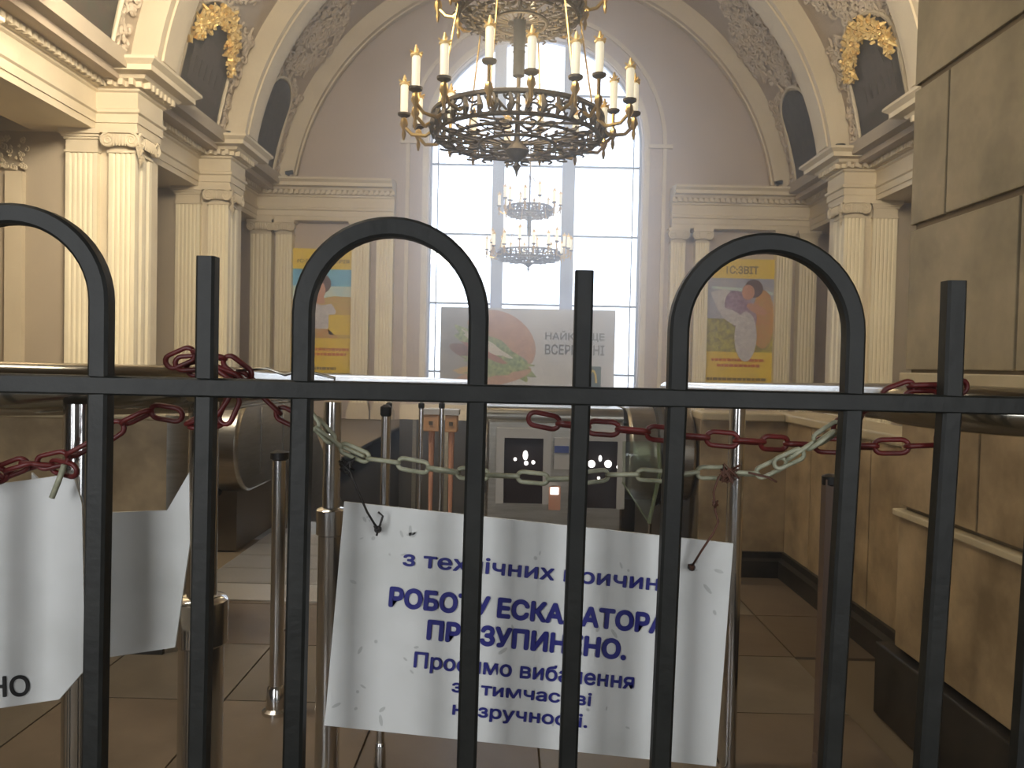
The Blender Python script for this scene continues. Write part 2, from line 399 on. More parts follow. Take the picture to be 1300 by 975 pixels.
# moulded surround of the window
sur = bpy.data.objects.new('trim_1', None); C.objects.link(sur); sur['kind'] = 'structure'
bm = bmesh.new(); warc(bm, WR+0.02, WR+0.14, YE-0.05, YE+0.02, 0); obj('inner_moulding', bm, 'stucco', sur, smooth=30)
bm = bmesh.new(); warc(bm, WR+0.42, WR+0.5, YE-0.06, YE+0.02, 0); obj('outer_moulding', bm, 'stucco', sur, smooth=30)
bm = bmesh.new(); box(bm, WX0-0.62, WX0-0.1, YE-0.1, YE+0.01, WS-0.06, WS+0.02); box(bm, WX1+0.1, WX1+0.62, YE-0.1, YE+0.01, WS-0.06, WS+0.02)
obj('impost_band', bm, 'stucco', sur)

# entablature: swept profile with breaks at the piers
E0 = 1.25+2.96
PROF = [(-0.5, E0), (0, E0), (0, E0+0.09), (0.02, E0+0.09), (0.02, E0+0.2), (0.05, E0+0.22), (0.05, E0+0.26), (0.015, E0+0.28), (0.015, E0+0.48),
        (0.05, E0+0.50), (0.05, E0+0.53), (0.10, E0+0.53), (0.10, E0+0.60), (0.17, E0+0.62), (0.20, E0+0.66), (0.34, E0+0.67),
        (0.34, E0+0.74), (0.41, E0+0.79), (0.41, E0+0.83), (0.02, E0+0.88), (-0.5, E0+0.88)]
PIERS = [(6.9, 7.6), (10.4, 11.1), (13.75, 14.45)]
def entab(s):
    xw = XC + s*HW*1.0; xp = XC + s*(HP+0.05)
    path = [(xw, -2.0)]
    for a, b in PIERS: path += [(xw, a), (xp, a), (xp, b), (xw, b)]
    path += [(xw, YE-0.28), (XC + s*(2.95), YE-0.28)]
    return path
for s, nm in ((-1, 'trim_2'), (1, 'trim_3')):
    path = entab(s)
    bm = bmesh.new(); sweep(bm, path, PROF, s)
    en = struct(nm, bm, 'stucco')
    bm = bmesh.new()                                  # dentils: one little block every 9 cm
    for i in range(len(path)-1):
        a = Vector(path[i]); b = Vector(path[i+1]); d = (b-a); L = d.length; d.normalize(); n = Vector((-d.y, d.x))*s
        q = int(L/0.11)
        for j in range(q+1):
            c = a + d*(j*L/max(q, 1)) + n*0.135
            if c.y < 6: continue
            e = 0.03
            P = [c + d*e + n*0.045, c - d*e + n*0.045, c - d*e - n*0.045, c + d*e - n*0.045]
            zprism(bm, [(p.x, p.y) for p in P], E0+0.535, E0+0.615)
    obj('dentils', bm, 'stucco', en, kind='stuff')
    # soffit strip of the recess above the niches, and blocking course under the vault
    obj('soffit', B(*sorted((XC+s*(HW+0.45), XC+s*(HW+0.9))), -2, YE, E0+0.001, E0+0.1), 'stucco', en)
    bm = bmesh.new(); sweep(bm, [(XC+s*5.50, -2), (XC+s*5.50, YE)], [(-0.3, E0+0.84), (0.0, E0+0.84), (0.0, E0+0.96), (-0.03, E0+1.0), (-0.3, E0+1.0)], s)
    obj('blocking_course', bm, 'stucco', en)

# transverse arch ribs
ra = math.asin(0.66/RB)
for i, (a, b) in enumerate(PIERS + [(16.72, YE)]):
    bm = bmesh.new(); arcstrip(bm, XC, ZC, RB, RV+0.02, a+0.03, b-0.02, ra, PI-ra, 64)
    rb = struct('trim_%d' % (i+4), bm, 'stucco', smooth=35)
    bm = bmesh.new(); arcstrip(bm, XC, ZC, RB-0.03, RB+0.01, a+0.15, b-0.15, ra+0.03, PI-ra-0.03, 64)
    obj('soffit_panel', bm, 'stucco', rb, smooth=35)

# ------------------------------------------------------------------ piers with fluted pilasters
def flute_poly(x0, x1, y0, y1, nf, sides, nside=0):
    """plan polygon of a pilaster, flutes on the -y face and, if sides=+-1, on that x face"""
    d = 0.022; P = []
    def run(ax, ay, bx, by, n, nx, ny):
        L = math.hypot(bx-ax, by-ay); ux, uy = (bx-ax)/L, (by-ay)/L
        e = 0.04; wd = (L-2*e)/n; P.append((ax, ay))
        for i in range(n):
            s0 = e + i*wd + wd*0.2; s1 = e + (i+1)*wd - wd*0.2
            for t in range(5):
                f = s0 + (s1-s0)*t/4; dd = d*math.sin(PI*t/4)
                P.append((ax+ux*f+nx*dd, ay+uy*f+ny*dd))
    run(x0, y0, x1, y0, nf, 0, 1)
    if sides == 1 and nside: run(x1, y0, x1, y1, nside, -1, 0)
    else: P.append((x1, y0))
    P.append((x1, y1))
    if sides == -1 and nside:
        run(x0, y1, x0, y0, nside, 1, 0)
    else: P.append((x0, y1))
    out = []
    for p in P:
        if not out or (abs(p[0]-out[-1][0]) + abs(p[1]-out[-1][1])) > 1e-5: out.append(p)
    if abs(out[0][0]-out[-1][0]) + abs(out[0][1]-out[-1][1]) < 1e-5: out.pop()
    return out
def spiral(cx, cz, r, s, n=26, turns=2.1):
    return [(cx + s*r*(1-0.8*t/n)*math.cos(PI/2 - 2*PI*turns*t/n), cz + r*(1-0.8*t/n)*math.sin(PI/2 - 2*PI*turns*t/n)) for t in range(n+1)]
def pilaster(parent, x0, x1, y0, y1, nf, side=0, nside=0, ionic=False, zt=E0, leaf=False):
    wmid = (x0+x1)/2; W = x1-x0
    capz = zt-0.30
    bm = bmesh.new(); zprism(bm, flute_poly(x0, x1, y0, y1, nf, side, nside), 0.34, capz)
    obj('pilaster_shaft', bm, 'column', parent)
    bm = bmesh.new()
    box(bm, x0-0.06, x1+0.06, y0-0.06, y1+0.0, 0.0, 0.2); box(bm, x0-0.035, x1+0.035, y0-0.035, y1, 0.2, 0.27); box(bm, x0-0.02, x1+0.02, y0-0.02, y1, 0.27, 0.34)
    obj('pilaster_base', bm, 'stucco', parent)
    bm = bmesh.new()
    box(bm, x0-0.015, x1+0.015, y0-0.015, y1, capz, capz+0.03)
    if not ionic:
        box(bm, x0, x1, y0, y1, capz+0.03, capz+0.17)
        for k, (e, h0, h1) in enumerate(((0.02, 0.17, 0.2), (0.04, 0.2, 0.235), (0.065, 0.235, 0.30))): box(bm, x0-e, x1+e, y0-e, y1, capz+h0, capz+h1)
        obj('capital', bm, 'stucco', parent)
        return
    box(bm, x0+0.01, x1-0.01, y0+0.01, y1, capz+0.03, capz+0.16)
    box(bm, x0-0.03, x1+0.03, y0-0.06, y1, capz+0.16, capz+0.24); box(bm, x0-0.07, x1+0.07, y0-0.09, y1, capz+0.24, capz+0.30)
    cap = obj('capital', bm, 'stucco', parent)
    r = 0.095
    spots = [('y', y0-0.07)]
    if side: spots.append(('x', (x1+0.07) if side > 0 else (x0-0.07)))
    for ax, pos in spots:
        lo, hi = (x0, x1) if ax == 'y' else (y0, y1)
        for e, sg in ((lo+0.02, -1), (hi-0.02, 1)):
            bm = bmesh.new(); sp_ = spiral(e, capz+0.15, r, sg)
            f = (lambda p: (p[0], pos, p[1])) if ax == 'y' else (lambda p: (pos, p[0], p[1]))
            tube(bm, [f(p) for p in sp_], [0.022-0.012*i/len(sp_) for i in range(len(sp_))], 6)
            c = f((e, capz+0.15)); g = [bm.verts.new(0.0*Vector((0,0,0)) + Vector(c)) for _ in range(0)]
            n = 16; A = []; Bv = []
            for k in range(n):
                q = f((e + (r-0.01)*math.cos(2*PI*k/n), capz+0.15+(r-0.01)*math.sin(2*PI*k/n)))
                inn = Vector((0, 0.06, 0)) if ax == 'y' else Vector((-0.06 if side > 0 else 0.06, 0, 0))
                A.append(bm.verts.new(q)); Bv.append(bm.verts.new(Vector(q)+inn))
            for k in range(n): bm.faces.new((A[k], A[(k+1)%n], Bv[(k+1)%n], Bv[k]))
            bm.faces.new(A); bm.faces.new(Bv)
            obj('volute', bm, 'stucco', cap, smooth=40)
        bm = bmesh.new()                                 # leaf drop between the volutes
        for k in range(5):
            u = lo + (hi-lo)*(0.28+0.11*k)
            tube(bm, [f((u, capz+0.22)), f((u, capz+0.13)), f((u, capz+0.075))], [0.024, 0.03, 0.008], 6)
        obj('egg_moulding', bm, 'stucco', cap, smooth=40)
    if side:                                             # hanging foliage on the corner towards the nave
        bm = bmesh.new(); cx = x1+0.04 if side > 0 else x0-0.04
        for k in range(16):
            z = capz + 0.10 - 0.016*k + random.uniform(-0.02, 0.02); a = random.uniform(-0.06, 0.06)
            tube(bm, [(cx+a*0.4, y0+0.03+a, z+0.03), (cx+side*0.05+a*0.4, y0-0.03+a, z), (cx+side*0.02, y0+a, z-0.05)], [0.012, 0.026*(1-k/22), 0.006], 5)
        obj('leaf_drop', bm, 'stucco', cap, smooth=40)
for s, side_name in ((-1, 'left'), (1, 'right')):
    for i, (a, b) in enumerate(PIERS):
        if i == 0 and s == 1: continue
        pos = ('nearest', 'second', 'third')[i]
        x = XC + s*(HP+0.05)
        t = thing('pier', '%s pier of the %s arcade, with paired fluted ivory pilasters under the cornice' % (
            {0: 'foremost ivory', 1: 'middle', 2: 'far'}[i], side_name), 'pier', (x+s*0.4, (a+b)/2, 0))
        core = bmesh.new(); box(core, *sorted((x+s*0.04, x+s*0.92)), a+0.08, b, 0.0, E0-0.001)
        obj('pier_core', core, 'stucco', t)
        bx = sorted((x+s*0.02, x+s*0.37))
        pilaster(t, bx[0], bx[1], a-0.0, b-0.22, 4, -s, 2, True)
        ax = sorted((x+s*0.52, x+s*0.94))
        pilaster(t, ax[0], ax[1], a+0.0, a+0.2, 5)
        # return wall of the niche behind the pier with its recessed panel
        wb = sorted((x+s*0.93, x+s*1.94)); obj('return_wall', B(wb[0], wb[1], a+0.14, b, 0, E0-0.001), 'wallp', t)
        wb2 = sorted((x+s*1.55, x+s*1.78)); obj('return_pilaster', B(wb2[0], wb2[1], a+0.06, a+0.15, 0, E0-0.55), 'stucco', t)
        bm = bmesh.new()
        for k in range(34):
            cx = random.uniform(x+s*1.5, x+s*1.85); cz = E0 - 0.3 + random.uniform(-0.22, 0.2); rr = random.uniform(0.02, 0.045)
            tube(bm, [(p[0], a+0.08, p[1]) for p in spiral(cx, cz, rr, random.choice((-1, 1)), 9, 1.0)], 0.011, 5)
        obj('relief_ornament', bm, 'stucco', t, smooth=40)
        obj('niche_architrave', B(*sorted((x+s*0.5, x+s*1.94)), a+0.1, b, E0-0.002, E0+0.3), 'stucco', t)
        recenter(t)
# pilasters on the end wall
def pxx(px): return at(px, 400, YE-0.18).x
for grp, lb in ((((318, 344, True), (350, 370, True)), 'pair of ivory fluted pilasters under one capital, in the far left corner'), (((446, 468, False),), 'ivory fluted pilaster just right of the wheat-field poster'), (((477, 498, False),), 'ivory fluted pilaster nearest the window on its left'),
                 (((849, 867, True), (880, 897, True)), 'pair of ivory fluted pilasters between the window and the flower meadow poster'), (((983, 1003, False),), 'ivory fluted pilaster just right of the flower meadow poster'), (((1012, 1034, False),), 'ivory fluted pilaster in the far right corner of the end wall')):
    t = thing('fluted_pilaster', lb, 'pilaster', ((pxx(grp[0][0])+pxx(grp[-1][1]))/2, YE-0.12, 0))
    for a, b, cp in grp: pilaster(t, pxx(a), pxx(b), YE-0.24, YE-0.002, 4, 0, 0, cp)
    recenter(t)

# ------------------------------------------------------------------ mosaic panels and stucco relief on the vault
def vp(s, arc, y, r):                                    # point of the vault at that arc length above the centre line
    a = arc/RV; return Vector((XC + s*r*math.cos(a), y, ZC + r*math.sin(a)))
def patch(s, pts, r, thick, sub=0.12):
    """curved plate on the vault from a polygon in (y, arc)"""
    ys = [p[0] for p in pts]; 
    bm = filled(pts, [], thick)
    bmesh.ops.triangulate(bm, faces=bm.faces)
    for _ in range(2):
        es = [e for e in bm.edges if e.calc_length() > 0.35]
        if es: bmesh.ops.subdivide_edges(bm, edges=es, cuts=1)
        bmesh.ops.triangulate(bm, faces=bm.faces)
    for v in bm.verts:
        v.co = vp(s, v.co.y, v.co.x, r - v.co.z)
    return bm
def arch_poly(yc, hw, a0, a1, n=14, shoulder=0.0):
    rr = hw; return [(yc-hw, a0), (yc+hw, a0)] + [(yc + rr*math.cos(PI*i/n), a1-0.75*rr + 0.75*rr*math.sin(PI*i/n)) for i in range(n+1)]
BAYS = [(9.0, 0), (12.42, 1), (15.6, 2)]
for s, side_name in ((-1, 'left'), (1, 'right')):
    for yc, bi in BAYS:
        if s == 1 and bi == 0: continue
        hw = 0.78 if bi < 2 else 0.62
        lab = {0: 'dark lunette mosaic at the upper edge of the picture above the left cornice',
               1: 'mosaic lunette of a classical building under a gilded wreath, above the %s cornice' % side_name,
               2: 'small dark lunette mosaic beside the end wall arch on the %s' % side_name}[bi]
        t = thing('mosaic_panel', lab, 'mosaic', tuple(vp(s, 0.7, yc, RV)))
        obj('mosaic', patch(s, arch_poly(yc, hw, 0.62, 2.42), RV-0.05, 0.06), 'mosaic', t)
        # the building and the ground drawn in the mosaic
        obj('mosaic_ground', patch(s, [(yc-hw*0.92, 0.66), (yc+hw*0.92, 0.66), (yc+hw*0.9, 1.05), (yc+0.1, 1.2), (yc-hw*0.9, 1.0)], RV-0.085, 0.008), 'mosaic_brown', t)
        if bi == 1:
            bm = patch(s, [(yc-0.55, 1.1), (yc+0.6, 1.05), (yc+0.6, 1.62), (yc+0.35, 1.62), (yc+0.3, 1.85), (yc-0.3, 1.85), (yc-0.35, 1.62), (yc-0.55, 1.62)], RV-0.085, 0.008)
            obj('mosaic_building', bm, 'mosaic_grey', t)
            for k in range(5):
                y = yc - 0.42 + 0.2*k
                obj('mosaic_window', patch(s, [(y, 1.25), (y+0.07, 1.25), (y+0.07, 1.5), (y, 1.5)], RV-0.092, 0.006), 'mosaic', t)
            # gilded wreath around the head of the panel
            bm = bmesh.new(); N = 90
            for k in range(N):
                u = k/(N-1); a = PI*(0.08 + 0.84*u); y = yc + 0.70*math.cos(a); q = 1.78 + 0.56*math.sin(a) - 0.14*abs(math.cos(a))
                for m in range(3):
                    o1 = random.uniform(-0.15, 0.12); o2 = random.uniform(-0.17, 0.12)
                    p = vp(s, q+o2, y+o1, RV-0.12); q1 = vp(s, q+o2+random.uniform(-0.1, 0.1), y+o1+random.uniform(-0.1, 0.1), RV-0.16); q2 = vp(s, q+o2+random.uniform(-0.1, 0.1), y+o1+random.uniform(-0.1, 0.1), RV-0.10)
                    tube(bm, [p, q1, q2], [0.042, 0.036, 0.014], 5)
            obj('gilded_wreath', bm, 'gold', t, smooth=40)
        bm = bmesh.new()                                  # thin frame moulding
        pp = arch_poly(yc, hw+0.04, 0.60, 2.48)
        tube(bm, [vp(s, q, y, RV-0.06) for y, q in pp], 0.035, 6, closed=True)
        obj('panel_frame', bm, 'stucco', t, smooth=40)
        recenter(t)
        # stucco scrolls: nobody could count them
        bm = bmesh.new(); y0 = yc-1.22; y1 = yc+1.22
        if bi == 2: y0, y1 = yc-1.1, yc+1.05
        cnt = 0
        while cnt < 620:
            y = random.uniform(y0, y1); q = random.uniform(0.7, 5.2)
            ins = abs(y-yc) < hw+0.08 and q < 2.5 - 0.45*((abs(y-yc)/hw)**2)
            if ins: continue
            wdt = 0.62 if q > 2.5 else 2
            if abs(y-yc) > wdt + 0.5*math.sin(q*2.2): continue
            cnt += 1; r = random.uniform(0.05, 0.13); sg = random.choice((-1, 1)); ph = random.uniform(0, 6.28); n = 9
            pts = []
            for i in range(n+1):
                a = ph + sg*4.4*i/n; e = r*(1-0.75*i/n)
                pts.append(vp(s, q + e*math.sin(a), y + e*math.cos(a), RV-0.025-0.03*math.sin(PI*i/n)))
            tube(bm, pts, [0.018+0.008*math.sin(PI*i/n) for i in range(n+1)], 4)
        o = obj('stucco_relief', bm, 'relief', ceil, kind='stuff')
# small black spotlights standing on the cornice at the feet of the arches
for i, (px, py, Y, lb) in enumerate(((163, 76, 10.45, 'on the cornice of the middle left pier'), (286, 171, 13.8, 'on the cornice of the far left pier'),
                         (366, 231, 16.6, 'on the cornice in the far left corner'), (1065, 188, 13.8, 'on the cornice of the far right pier'),
                         (987, 245, 16.6, 'on the cornice in the far right corner'))):
    p = at(px, py, Y); z = E0+0.875
    t = thing('cornice_spotlight', 'tiny black spotlight ' + lb, 'spotlight', (p.x, Y, z), 'cornice spotlights')
    obj('bracket', B(p.x-0.02, p.x+0.02, Y-0.02, Y+0.02, z-0.03, z+0.05), 'spot', t)
    bm = bmesh.new(); tube(bm, [(p.x-0.06, Y-0.03, z+0.06), (p.x+0.09, Y+0.02, z+0.09)], [0.035, 0.045], 10); obj('lamp_head', bm, 'spot', t)
    recenter(t)

# ------------------------------------------------------------------ chandeliers
def chandelier(loc):
    t = thing('chandelier', '', 'chandelier', loc, 'tiered brass chandeliers')
    # origin = centre of lower ring
    bm = bmesh.new(); tube(bm, [(0,0,-0.05), (0,0,1.6)], 0.016, 8); obj('stem', bm, 'brass_dark', t, smooth=40)
    bm = bmesh.new(); lathe(bm, 0, 0, [(0.02, 0.33), (0.042, 0.34), (0.042, 0.50), (0.048, 0.51), (0.042, 0.52), (0.045, 0.74), (0.02, 0.75)], 14); obj('stem_sleeve', bm, 'spot', t, smooth=40)
    bm = bmesh.new(); lathe(bm, 0, 0, [(0.004, -0.37), (0.012, -0.33), (0.03, -0.30), (0.015, -0.27), (0.06, -0.23), (0.09, -0.19), (0.05, -0.15), (0.02, -0.1), (0.02, 0.0)], 16); obj('finial', bm, 'brass_dark', t, smooth=40)
    drop = 1.25+1.0
    for tier, (R, zr, RA, na, hb) in enumerate(((0.60, 0.0, 0.82, 18, 0.10), (0.43, 0.86, 0.60, 12, 0.10))):
        bm = bmesh.new()
        for rr, zz, th in ((R, 0.035, 0.020), (R-0.02, -hb, 0.016), (R*0.80, -hb-0.03, 0.012), (R*0.45, -hb-0.05, 0.012)):
            tube(bm, [(rr*math.cos(2*PI*k/48), rr*math.sin(2*PI*k/48), zr+zz) for k in range(48)], th, 6, closed=True)
        rg = obj('ring', bm, 'brass_dark', t, smooth=40)
        bm = bmesh.new()                              # filigree band
        nb = 30
        for k in range(nb):
            a0_ = 2*PI*k/nb
            for q in range(2):
                for sg in (-1, 1):
                    pts = []
                    for i in range(9):
                        an = sg*4.2*i/8 + (0 if q == 0 else PI); e = 0.055*(1-0.7*i/8)
                        aa = a0_ + (e*math.cos(an) + sg*0.028)/R; zz = zr - hb*0.5 + 0.045*(1 if q else -1)*0.9 + e*math.sin(an)*0.8 + 0.02
                        pts.append((R*math.cos(aa), R*math.sin(aa), zz))
                    tube(bm, pts, 0.008, 4)
        for k in range(22):                            # flat scrolls under the bowl
            a = 2*PI*k/22
            for r0 in (0.55, 0.72, 0.88):
                pts = []
                for i in range(10):
                    an = 5.0*i/9 * (1 if k % 2 else -1); e = R*0.10*(1-0.7*i/9)
                    pts.append(((R*r0 + e*math.cos(an))*math.cos(a) - e*math.sin(an)*math.sin(a), (R*r0 + e*math.cos(an))*math.sin(a) + e*math.sin(an)*math.cos(a), zr-hb-0.04))
                tube(bm, pts, 0.008, 4)
            tube(bm, [(R*0.2*math.cos(a), R*0.2*math.sin(a), zr-hb-0.05), (R*0.97*math.cos(a+0.15), R*0.97*math.sin(a+0.15), zr-hb-0.01)], 0.006, 4)
        # leafy frieze plates
        for k in range(36):
            a = 2*PI*(k+0.5)/36
            tube(bm, [((R-0.005)*math.cos(a), (R-0.005)*math.sin(a), zr-hb), ((R+0.01)*math.cos(a+0.03), (R+0.01)*math.sin(a+0.03), zr-hb*0.5), ((R)*math.cos(a), (R)*math.sin(a), zr+0.04)], [0.012, 0.024, 0.008], 5)
        obj('filigree', bm, 'brass_dark', rg, smooth=40)
        bm = bmesh.new()
        for k in range(6):
            a = 2*PI*k/6 + 0.2
            tube(bm, [(0.04*math.cos(a), 0.04*math.sin(a), zr+0.02), (R*math.cos(a), R*math.sin(a), zr+0.05)], 0.010, 6)
        obj('spokes', bm, 'brass_dark', t)
        for k in range(na):
            a = 2*PI*(k+0.5)/na + 0.1; c, s_ = math.cos(a), math.sin(a)
            rad = RA if k % 3 else RA-0.09; zo = 0 if k % 3 else 0.10
            z0 = zr-0.02
            path = [(R*0.97, z0), (R+0.06, z0-0.06), (rad-0.06, z0-0.05), (rad, z0+0.01), (rad, z0+0.09+zo)]
            # smooth the arm
            sm = []
            for i in range(len(path)-1):
                for u in (0, 0.5): sm.append((path[i][0]*(1-u)+path[i+1][0]*u, path[i][1]*(1-u)+path[i+1][1]*u))
            sm.append(path[-1])
            bm = bmesh.new(); tube(bm, [(r*c, r*s_, z) for r, z in sm], 0.013, 6)
            lathe(bm, rad*c, rad*s_, [(0.006, z0-0.09), (0.016, z0-0.05), (0.010, z0-0.02), (0.03, z0+0.02), (0.022, z0+0.06)], 8)
            arm = obj('arm', bm, 'brass', t, smooth=40)
            bm = bmesh.new(); zb = z0+0.09+zo
            lathe(bm, rad*c, rad*s_, [(0.018, zb-0.02), (0.045, zb-0.005), (0.048, zb+0.01), (0.02, zb+0.015)], 10); obj('drip_pan', bm, 'brass_dark', arm, smooth=40)
            bm = bmesh.new(); lathe(bm, rad*c, rad*s_, [(0.026, zb+0.015), (0.028, zb+0.20), (0.024, zb+0.215)], 10); obj('candle', bm, 'candle', arm, smooth=40)
            bm = bmesh.new()
            lathe(bm, rad*c, rad*s_, [(0.036, zb+0.212), (0.038, zb+0.222), (0.016, zb+0.235), (0.014, zb+0.255), (0.006, zb+0.285)], 8); 
            for j in range(4):
                b_ = 2*PI*j/4+0.4; tube(bm, [(rad*c, rad*s_, zb+0.22), (rad*c+0.042*math.cos(b_), rad*s_+0.042*math.sin(b_), zb+0.245)], 0.007, 4)
            obj('candle_cap', bm, 'gold', arm, smooth=40)
    for k in range(6):
        a = 2*PI*k/6+0.2; bm = bmesh.new(); c, s_ = math.cos(a), math.sin(a)
        tube(bm, [(0.57*c, 0.57*s_, 0.05), (0.43*c, 0.43*s_, 0.86), (0.05*c, 0.05*s_, 1.5)], 0.007, 5); obj('suspension_rod', bm, 'brass', t)
    bm = bmesh.new(); top = ZC + RV - loc[2] - 0.02
    tube(bm, [(0,0,1.55), (0,0,top)], 0.014, 8); lathe(bm, 0, 0, [(0.02, top-0.25), (0.10, top-0.18), (0.22, top-0.03), (0.22, top)], 16); obj('ceiling_rod', bm, 'brass', t, smooth=40)
    return t
def dup_tree(o, parent=None):
    c = o.copy(); C.objects.link(c); c.parent = parent
    for ch in o.children: dup_tree(ch, c)
    return c
p1 = at(657, 158, 5.65)
ch1 = chandelier((p1.x, 5.65, p1.z))
ch1['label'] = 'large near brass chandelier with white candle lamps, hanging in front of the arched window top'
p2 = at(671, 322, 15.4)
ch2 = chandelier((p2.x, 15.4, p2.z))
ch2['label'] = 'small-looking far brass chandelier seen low against the bright window panes'
for nm, p, e in (('near_chandelier_glow', p1, 22), ('far_chandelier_glow', p2, 15)):
    d = bpy.data.lights.new(nm, 'POINT'); d.energy = e; d.color = (1.0, 0.78, 0.48); d.shadow_soft_size = 0.3
    o = bpy.data.objects.new(nm, d); C.objects.link(o); o.location = (p.x, p.y, p.z+0.45)

# ------------------------------------------------------------------ marble pillar on the right (slab by slab)
PX = 1.386
pil = thing('marble_pillar', 'tall olive-beige marble clad pillar with dark joints along the right edge of the picture', 'pillar', (PX+0.5, 1.7, 0))
obj('core', B(PX+0.009, PX+0.95, 0.3, 2.79, 0, 4.88), 'mortar', pil)
g = 0.006
for r, (z0, z1, cuts, mk, off) in enumerate(((0.27, 0.745, (2.80, 2.05, 1.25, 0.3), 'marble_lo', 0.012), (0.775, 1.215, (2.80, 2.33, 1.5, 0.3), 'marble_lo', 0.012),
            (1.255, 1.755, (2.80, 2.20, 1.4, 0.3), 'marble_up', 0.0), (1.765, 2.245, (2.80, 2.59, 1.95, 1.1, 0.3), 'marble_up', 0.0), (2.255, 2.75, (2.80, 2.16, 1.3, 0.3), 'marble_up', 0.0),
            (2.76, 3.25, (2.80, 2.5, 1.6, 0.3), 'marble_up', 0.0), (3.26, 4.87, (2.80, 2.2, 1.4, 0.3), 'marble_up', 0.0))):
    for a, b in zip(cuts, cuts[1:]):
        o = obj('marble_slab', B(PX-off-random.uniform(0, 0.002), PX+0.03, b+g, a-(g if a < 2.79 else 0), z0+g, z1-g), mk, pil, bevel=0.003)
    o = obj('marble_slab', B(PX+0.0, PX+0.93, 2.78, 2.812, z0+g, z1-g), mk, pil)
obj('ledge', B(PX-0.03, PX+0.03, 0.3, 2.815, 0.742, 0.765), 'ledge', pil, bevel=0.004)
obj('lip', B(PX-0.022, PX+0.03, 0.3, 2.815, 1.212, 1.25), 'ledge', pil, bevel=0.004)
o = obj('black_base', B(PX-0.045, PX+0.5, 0.3, 2.88, 0.0, 0.262), 'black_stone', pil, bevel=0.006)
recenter(pil)
# low parapet beyond the pillar
LX = 1.64
lw = thing('low_parapet', 'low tan marble parapet with cream coping and black skirting behind the gate on the right', 'parapet', (LX+0.1, 3.8, 0))
obj('core', B(LX+0.02, LX+0.22, 2.9, 4.99, 0, 0.94), 'mortar', lw); obj('core', B(1.12, LX+0.05, 4.77, 4.99, 0, 0.94), 'mortar', lw)
for a, b in ((2.9, 3.62), (3.63, 4.35), (4.36, 4.75)): obj('marble_slab', B(LX, LX+0.03, a, b, 0.14, 0.935), 'marble_lo', lw, bevel=0.003)
for a, b in ((1.12, LX+0.0),): obj('marble_slab', B(a, b, 4.745, 4.78, 0.14, 0.935), 'marble_lo', lw, bevel=0.003)
obj('coping', B(LX-0.02, LX+0.27, 2.89, 5.02, 0.935, 0.985), 'ledge', lw, bevel=0.01); obj('coping', B(1.12, LX-0.02, 4.72, 5.02, 0.935, 0.985), 'ledge', lw, bevel=0.01)
bm = bmesh.new(); sweep(bm, [(LX, 2.9), (LX, 4.745), (1.12, 4.745)], [(-0.02, 0), (0.045, 0), (0.045, 0.10), (0.02, 0.115), (0.02, 0.15), (-0.02, 0.15)], 1)
obj('black_skirting', bm, 'black_stone', lw)
recenter(lw)
# left low parapet with its rounded steel end
lp = thing('low_parapet', 'low stained tan marble parapet ending in a rounded steel cap behind the left boards', 'parapet', (-2.6, 3.4, 0))
xr = at(214, 590, 3.3).x
obj('core', B(-4.5, xr-0.02, 3.33, 3.6, 0, 0.985), 'mortar', lp)
c = xr
while c > -4.4:
    obj('marble_slab', B(max(-4.5, c-0.9), c-0.006, 3.30, 3.34, 0.14, 0.983), 'marble_lo', lp, bevel=0.003); c -= 0.906
obj('coping', B(-4.5, xr, 3.27, 3.65, 0.983, 1.01), 'ledge', lp, bevel=0.01)
obj('black_skirting', B(-4.5, xr, 3.26, 3.34, 0, 0.14), 'black_stone', lp)
bm = bmesh.new()
pts = [(xr, 3.28)] + [(xr+0.02+0.10*math.sin(PI*i/10)**0.8, 3.28+0.36*i/10) for i in range(1, 10)] + [(xr, 3.64)]
zprism(bm, pts, 0, 1.0); obj('rounded_end_cap', bm, 'steel', lp, smooth=40)
recenter(lp)

# ------------------------------------------------------------------ escalators
YP = 5.45                                              # where the stairs start to sink
def balustrade(name, label, x0, x1, yn, hgt=0.95, rr=0.33):
    """steel balustrade: rounded newel towards the camera, then sinking at 30 degrees"""
    t = thing(name, label, 'escalator', ((x0+x1)/2, yn, 0))
    R1 = 0.30; zc = hgt - R1
    prof = [(yn + R1 - R1*math.sin(PI*i/20), zc + R1*math.cos(PI*i/20)) for i in range(21)]
    prof += [(YP+0.5, zc-R1), (YP+0.5, -0.3), (YP+8.0, -5.0), (YP+8.0, -4.3), (YP+0.9, hgt)]
    bm = bmesh.new(); prism(bm, prof, lambda p: (x0, p[0], p[1]), lambda p: (x1, p[0], p[1]))
    obj('steel_casing', bm, 'steel', t, smooth=30, bevel=0.02)
    obj('lower_skirt', B(x0+0.07, x1-0.07, yn+0.22, YP+0.45, 0.0, zc-R1+0.01), 'skirt', t)
    xm = (x0+x1)/2
    pts = [(xm, YP+7.7, -4.3), (xm, YP+0.9, hgt+0.01)] + [(xm, yn + R1 - (R1+0.005)*math.sin(PI*i/20), zc + (R1+0.005)*math.cos(PI*i/20)) for i in range(21)]
    bm = bmesh.new(); tube(bm, pts, 0.035, 8); obj('handrail', bm, 'rubber', t, smooth=40)
    for k in range(3):
        y = yn+0.45+k*0.5
        obj('seam_strip', B(x0-0.006, x1+0.006, y, y+0.02, hgt-0.5, hgt-0.06), 'chrome', t)
    return t
b1 = balustrade('escalator_balustrade', 'grey steel escalator balustrade at the left, nearest the landing plates', -2.12, -1.72, 4.85, 0.98)
b3 = balustrade('escalator_balustrade', 'rounded steel escalator newel right of the centre, behind the red and pale chains', 0.70, 1.105, 4.75, 1.0)
b2 = balustrade('escalator_balustrade', 'dark middle escalator balustrade sinking away behind the attendant booth', -0.27, 0.0, 5.47, 0.9); recenter(b2)
